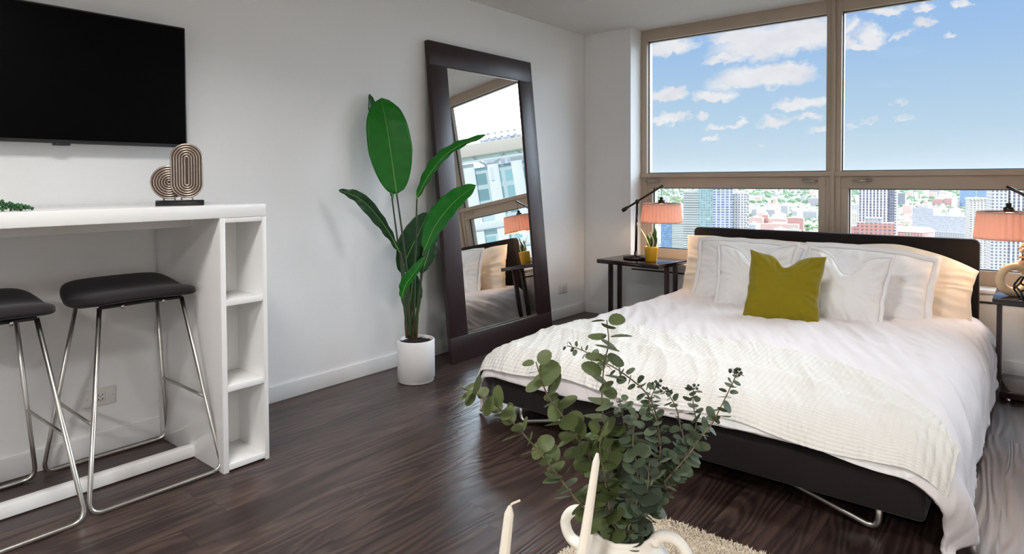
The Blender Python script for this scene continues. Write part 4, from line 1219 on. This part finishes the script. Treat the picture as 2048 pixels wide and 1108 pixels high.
# the low city: the nearest blocks as objects, the rest as one spread
rc = random.Random(21)
styles = ['white_grid', 'beige', 'pink', 'grey', 'cream_grid', 'grey_slab', 'brick', 'beige', 'white_grid', 'cream_grid']
variants = []
for i, s_ in enumerate(styles):
    for q in range(2):
        w_, d_, h_ = rc.uniform(10, 22), rc.uniform(10, 18), rc.uniform(5, 12)
        bx = [(-w_/2, w_/2, -d_/2, d_/2, 0, h_), (-w_/2+2, -w_/2+2+w_*.3, -3, 4, h_, h_+2.6)]
        if q: bx.append((w_*.1, w_/2+3, -d_/2-3, d_*.1, 0, h_*.65))
        variants.append((s_, bmesh_of('low_building', bx, FC[s_], RF[rc.choice((0, 0, 1, 2, 2))])))
cname = {'white_grid': 'white', 'beige': 'beige', 'pink': 'pink brick', 'grey': 'grey', 'cream_grid': 'cream', 'grey_slab': 'pale grey', 'brick': 'red brick'}
placed = []
keep = [(spot(px, d), r_) for px, d, r_ in ((1432, 520, 40), (1339, 700, 22), (1360, 690, 22), (1482, 720, 30), (1513, 1250, 30), (1556, 1240, 45), (1590, 1250, 35), (1560, 1150, 45), (1528, 1700, 50), (1610, 1600, 45), (1755, 480, 32), (1742, 430, 30), (1822, 600, 36), (1893, 760, 54), (1968, 560, 28), (2034, 400, 40), (1722, 900, 26), (1708, 800, 26), (1801, 1300, 20), (1875, 1350, 22), (1901, 1350, 22), (1890, 1900, 60))]


def free(x, y, r_):
    for (c, q) in keep:
        if (c[0]-x)**2+(c[1]-y)**2 < (q+r_)**2: return False
    return True


cand = []
for k in range(9000):
    v_ = rc.uniform(0, 1); d = 640*(16**v_); px = rc.uniform(1255, 2130)
    x, y = spot(px, d)
    x = round(x/19)*19+rc.uniform(-2, 2); y = round(y/24)*24+rc.uniform(-3, 3)
    if not free(x, y, 14): continue
    cand.append((d, x, y))
seen = set(); cand.sort(); low = []
for d, x, y in cand:
    key = (round(x/19), round(y/24))
    if key in seen: continue
    seen.add(key)
    if rc.random() < .12: continue
    low.append((d, x, y))
near, farr = low[:270], low[270:]
for d, x, y in near:
    s_, me = rc.choice(variants)
    o = bpy.data.objects.new('low_building', me); COL.objects.link(o)
    o.location = (x, y, GZ); o.rotation_euler = (0, 0, rc.choice((0, PI/2, PI))); o.scale = (1, 1, rc.uniform(.7, 1.4))
    tag(o, 'small %s low building among the low blocks of the city beyond the windows' % cname[s_], 'building', 'low %s buildings of the city' % cname[s_])
for si, s_ in enumerate(('white_grid', 'beige', 'pink', 'grey', 'cream_grid')):
    bx = []
    for i, (d, x, y) in enumerate(farr):
        if i % 5 != si: continue
        w_, d_, h_ = rc.uniform(10, 22), rc.uniform(10, 18), rc.uniform(5, 12)*(1 if rc.random() > .06 else 3)
        if d > 3000: w_ *= 1.5; d_ *= 1.5
        bx += [(x-w_/2, x+w_/2, y-d_/2, y+d_/2, GZ, GZ+h_), (x-3, x+2, y-2, y+3, GZ+h_, GZ+h_+2.5)]
    o = piece('distant_buildings', bx, s_, None, si % 3)
    tag(o, 'far spread of small %s buildings reaching to the skyline' % cname[s_], 'buildings', None, 'stuff')
# tree cover
tm = MB(); bm = bmesh.new(); bmesh.ops.create_icosphere(bm, subdivisions=1, radius=1); bm.verts.index_update()
iv = [v.co.copy() for v in bm.verts]; fi = [[v.index for v in f.verts] for f in bm.faces]; bm.free()
for k in range(4200):
    v_ = rc.uniform(0, 1)**.9; d = 640*(14**v_); px = rc.uniform(1260, 2120); x, y = spot(px, d)
    cl_ = mn.noise(Vector((x*.004, y*.004, 2)))
    if cl_ < -.05 and rc.random() < .6: continue
    r_ = rc.uniform(4, 8)*(1 if d < 2500 else 1.8)
    tm.add([(x+p.x*r_*1.2*(1+.25*mn.noise(p*2+Vector((k, 0, 0)))), y+p.y*r_*1.2, GZ+r_*.8+p.z*r_*.9) for p in iv], fi, True)
MT['trees'] = mat('city trees', (126, 156, 108), .95, var=.25, vscale=.05)
tag(tm.build('tree_canopy', MT['trees']), 'green tree crowns between the blocks of the city', 'trees', None, 'stuff')

# thin summer haze lying over the city
hm = bpy.data.materials.new('summer haze'); hm.use_nodes = True; nt = hm.node_tree; nt.nodes.clear()
vo = nt.nodes.new('ShaderNodeVolumeScatter'); vo.inputs['Density'].default_value = 4e-5; vo.inputs['Color'].default_value = (.86, .93, 1, 1); vo.inputs['Anisotropy'].default_value = .2
nt.links.new(vo.outputs[0], nt.nodes.new('ShaderNodeOutputMaterial').inputs['Volume'])
hz_ = MB().box(-21000, 8900, 260, 25000, GZ+1, GZ+190).build('haze', hm)
tag(hz_, 'thin pale haze lying over the far city', 'haze', None, 'stuff')

# the modern building across the street, seen in the mirror through the window
az = math.radians(41); DB = 70
MBD = thing('glass_building', 'pale building with teal glass and white fins under a roof ring, seen in the mirror', 'building', (2+DB*math.sin(az), DB*math.cos(az), GZ), -az)
zz = lambda el: 1.4+DB*math.tan(math.radians(el))-GZ
fx_ = lambda l, m_: m_
MBI = MB(); MBI.box(-14, 14, 0, 12, 0, zz(9.0)); MBI.build('glass_wall', FC['teal_glass'], MBD)
me = MBD.children[0].data; ul = me.uv_layers.new(name='UVMap')
for p in me.polygons:
    for li in p.loop_indices:
        c = me.vertices[me.loops[li].vertex_index].co; ul.data[li].uv = (c.x+c.y*.5, c.z)
MT['panel'] = mat('white cladding panel', (236, 240, 238), .5, var=.02, vscale=.5)
for k in range(10):
    x = -13.2+k*2.9; MB().box(x, x+1.35, -.5, 0, 0, zz(9.25)+.25*(k % 2), .03).build('fin', MT['panel'], MBD)
for e in (3.3, 1.2, -1.0, -4): MB().box(-14, 14, -.7, 0, zz(e)-.5, zz(e)+.4, .03).build('floor_band', MT['panel'], MBD)
MT['ring'] = mat('stone roof ring', (226, 216, 200), .6, var=.04, vscale=.3)
MB().box(-14, 14, -1.5, 3, zz(10.0), zz(10.0)+1.45, .05).build('roof_ring', MT['ring'], MBD)
MB().box(-14, 14, -1.0, -.6, zz(9.55)-.1, zz(9.55)+.12).build('rail', MT['panel'], MBD)
for k in range(5):
    x = -11.5+k*5.4
    for s_ in (-1, 1): MB().tube([(x, -.3, zz(8.7)), (x+s_*2.0, -.2, zz(10.05))], .14, 8).build('strut', MT['panel'], MBD)
    MB().box(x-.2, x+.2, -.6, -.2, zz(7.5), zz(8.75)).build('post', MT['panel'], MBD)
t = thing('apartment_tower', 'pale tower with a notched crown rising over the roof ring in the mirror', 'tower', (2+150*math.sin(math.radians(39.3)), 150*math.cos(math.radians(39.3)), GZ), -az)
z2 = lambda el: 1.4+150*math.tan(math.radians(el))-GZ
piece('body', [(-5, 5, -5, 5, 0, z2(11.0))], 'grey_slab', t); piece('crown', [(-4+i*1.6, -3.3+i*1.6, -4, 4, z2(11.0), z2(11.0)+1.6) for i in range(5)], 'white_grid', t)

# ------------------------------------------------------------------ light and sky
w = bpy.data.worlds.new('sky'); sc.world = w; w.use_nodes = True
n = N(w); nt = w.node_tree; bg = nt.nodes['Background']
tc = n.new('ShaderNodeTexCoord'); dx, dy, dz = n.sep(tc.outputs['Generated'])
ady = n.math('MAXIMUM', n.math('ABSOLUTE', dy), .02)
gu = n.math('DIVIDE', dx, ady); gv = n.math('DIVIDE', dz, ady)
el = n.math('DIVIDE', dz, n.math('SQRT', n.math('ADD', n.math('MULTIPLY', dx, dx), n.math('MULTIPLY', dy, dy))))
skyc = n.ramp(n.math('MULTIPLY_ADD', el, 1.0, .1), [(0, s2l((196, 212, 222))), (.10, s2l((214, 228, 236))), (.17, s2l((190, 216, 236))), (.30, s2l((160, 196, 238))), (.42, s2l((146, 186, 238))), (1, s2l((150, 190, 240)))])


def duv(x, y):
    d = fw + RT*((x-1024)/F) - UP*((y-CY)/F); return d.x/d.y, d.z/d.y


P3 = n.comb(gu, gv, 0)
def nz_(sc_, off, det=5): return n.noise(n.mapping(P3, (1, 1.3, 1), (off, off*.7, 0)), sc_, det, .62)
w1 = n.math('SUBTRACT', nz_(22, 1.3), .5); w2 = n.math('SUBTRACT', nz_(22, 7.1), .5); w3 = n.math('SUBTRACT', nz_(75, 3.3), .5)
uu_ = n.math('ADD', gu, n.math('ADD', n.math('MULTIPLY', w1, .06), n.math('MULTIPLY', w3, .02))); vv_ = n.math('ADD', gv, n.math('ADD', n.math('MULTIPLY', w2, .04), n.math('MULTIPLY', w3, .02)))
CLOUDS = [(1520, 158, 112, 34, 1), (1570, 145, 60, 24, 1), (1560, 85, 160, 48, 1), (1470, 75, 60, 22, .9), (1600, 60, 70, 30, .9), (1455, 120, 44, 14, .9), (1335, 98, 62, 24, .95), (1335, 193, 42, 18, 1), (1425, 195, 46, 17, 1), (1600, 210, 60, 17, 1), (1650, 200, 50, 14, .9),
          (1340, 240, 42, 13, .9), (1405, 237, 14, 7, .8), (1430, 251, 34, 8, .7), (1470, 249, 24, 7, .75), (1550, 245, 44, 13, .8), (1612, 237, 28, 9, .8), (1422, 274, 16, 7, .85), (1640, 262, 26, 8, .6),
          (1745, 78, 36, 30, 1), (1690, 92, 20, 22, .9), (1720, 98, 44, 12, .85), (1770, 22, 40, 14, .9), (1843, 14, 24, 14, .95), (1845, 52, 34, 18, .85), (1805, 72, 16, 10, .6), (1920, 5, 24, 10, .9), (1904, 70, 14, 7, .7), (1792, 207, 12, 6, .5), (1805, 238, 30, 7, .45), (1708, 245, 16, 7, .45), (1740, 242, 14, 5, .35), (1520, 298, 12, 4, .5), (1700, 60, 16, 20, .8)]
acc = None
for (cx, cy, hw, hh, st_) in CLOUDS:
    u0, v0 = duv(cx, cy); du_ = abs(duv(cx+hw, cy)[0]-u0); dv_ = abs(duv(cx, cy-hh)[1]-v0)
    a_ = n.math('MULTIPLY', n.math('SUBTRACT', uu_, u0), 1/du_); b0 = n.math('MULTIPLY', n.math('SUBTRACT', vv_, v0), 1/dv_); b_ = n.math('MAXIMUM', b0, n.math('MULTIPLY', b0, -1.7))
    q = n.math('MULTIPLY', n.math('SUBTRACT', 1.25, n.math('ADD', n.math('MULTIPLY', a_, a_), n.math('MULTIPLY', b_, b_))), st_)
    acc = q if acc is None else n.math('MAXIMUM', acc, q)
front = n.math('GREATER_THAN', dy, .05)
cl = n.math('MULTIPLY', n.math('MULTIPLY', acc, 1.15, clamp=True), front)
# loose cloud over the rest of the sky
far = n.noise(n.mapping(tc.outputs['Generated'], (3, 3, 7)), 1.6, 6, .6)
hi = n.math('MULTIPLY', n.math('MULTIPLY_ADD', far, 6, -2.7, clamp=True), n.math('MULTIPLY_ADD', el, 5, -2.2, clamp=True))
side_ = n.math('MULTIPLY', n.math('MULTIPLY_ADD', gu, 2.5, -1.0, clamp=True), .55)
cl = n.math('MAXIMUM', cl, n.math('MAXIMUM', hi, side_))
ccol = n.mix(n.math('MULTIPLY_ADD', nz_(20, 5.5, 3), 1.6, -.3, clamp=True), s2l((226, 224, 232)), s2l((252, 251, 250)))
fin = n.mix(n.math('MULTIPLY', cl, .95), skyc, ccol)
n.link(fin, bg.inputs[0]); bg.inputs[1].default_value = 1.0


def sun(name, travel, e, ang, col):
    ld = bpy.data.lights.new(name, 'SUN'); ld.energy = e; ld.angle = math.radians(ang); ld.color = col
    o = bpy.data.objects.new(name, ld); COL.objects.link(o)
    o.rotation_euler = Vector(travel).to_track_quat('-Z', 'Y').to_euler(); return o


sun('sun', (.35, .62, -.70), 2.3, 1.0, (1, .97, .92))                    # lights the city, from behind the building
sun('skylight', (-.60, -.64, -.44), 12.2, 80, (.75, .87, 1.0))            # broad sky light entering by the windows

vs = sc.view_settings; sc.display_settings.display_device = 'sRGB'
vs.view_transform = 'Standard'; vs.look = 'None'; vs.exposure = 0; vs.gamma = 1; vs.use_curve_mapping = False
sc.cycles.use_denoising = True; sc.cycles.max_bounces = 10; sc.cycles.diffuse_bounces = 6; sc.cycles.transparent_max_bounces = 16
sc.cycles.caustics_reflective = False; sc.cycles.caustics_refractive = False
sc.cycles.sample_clamp_indirect = 8
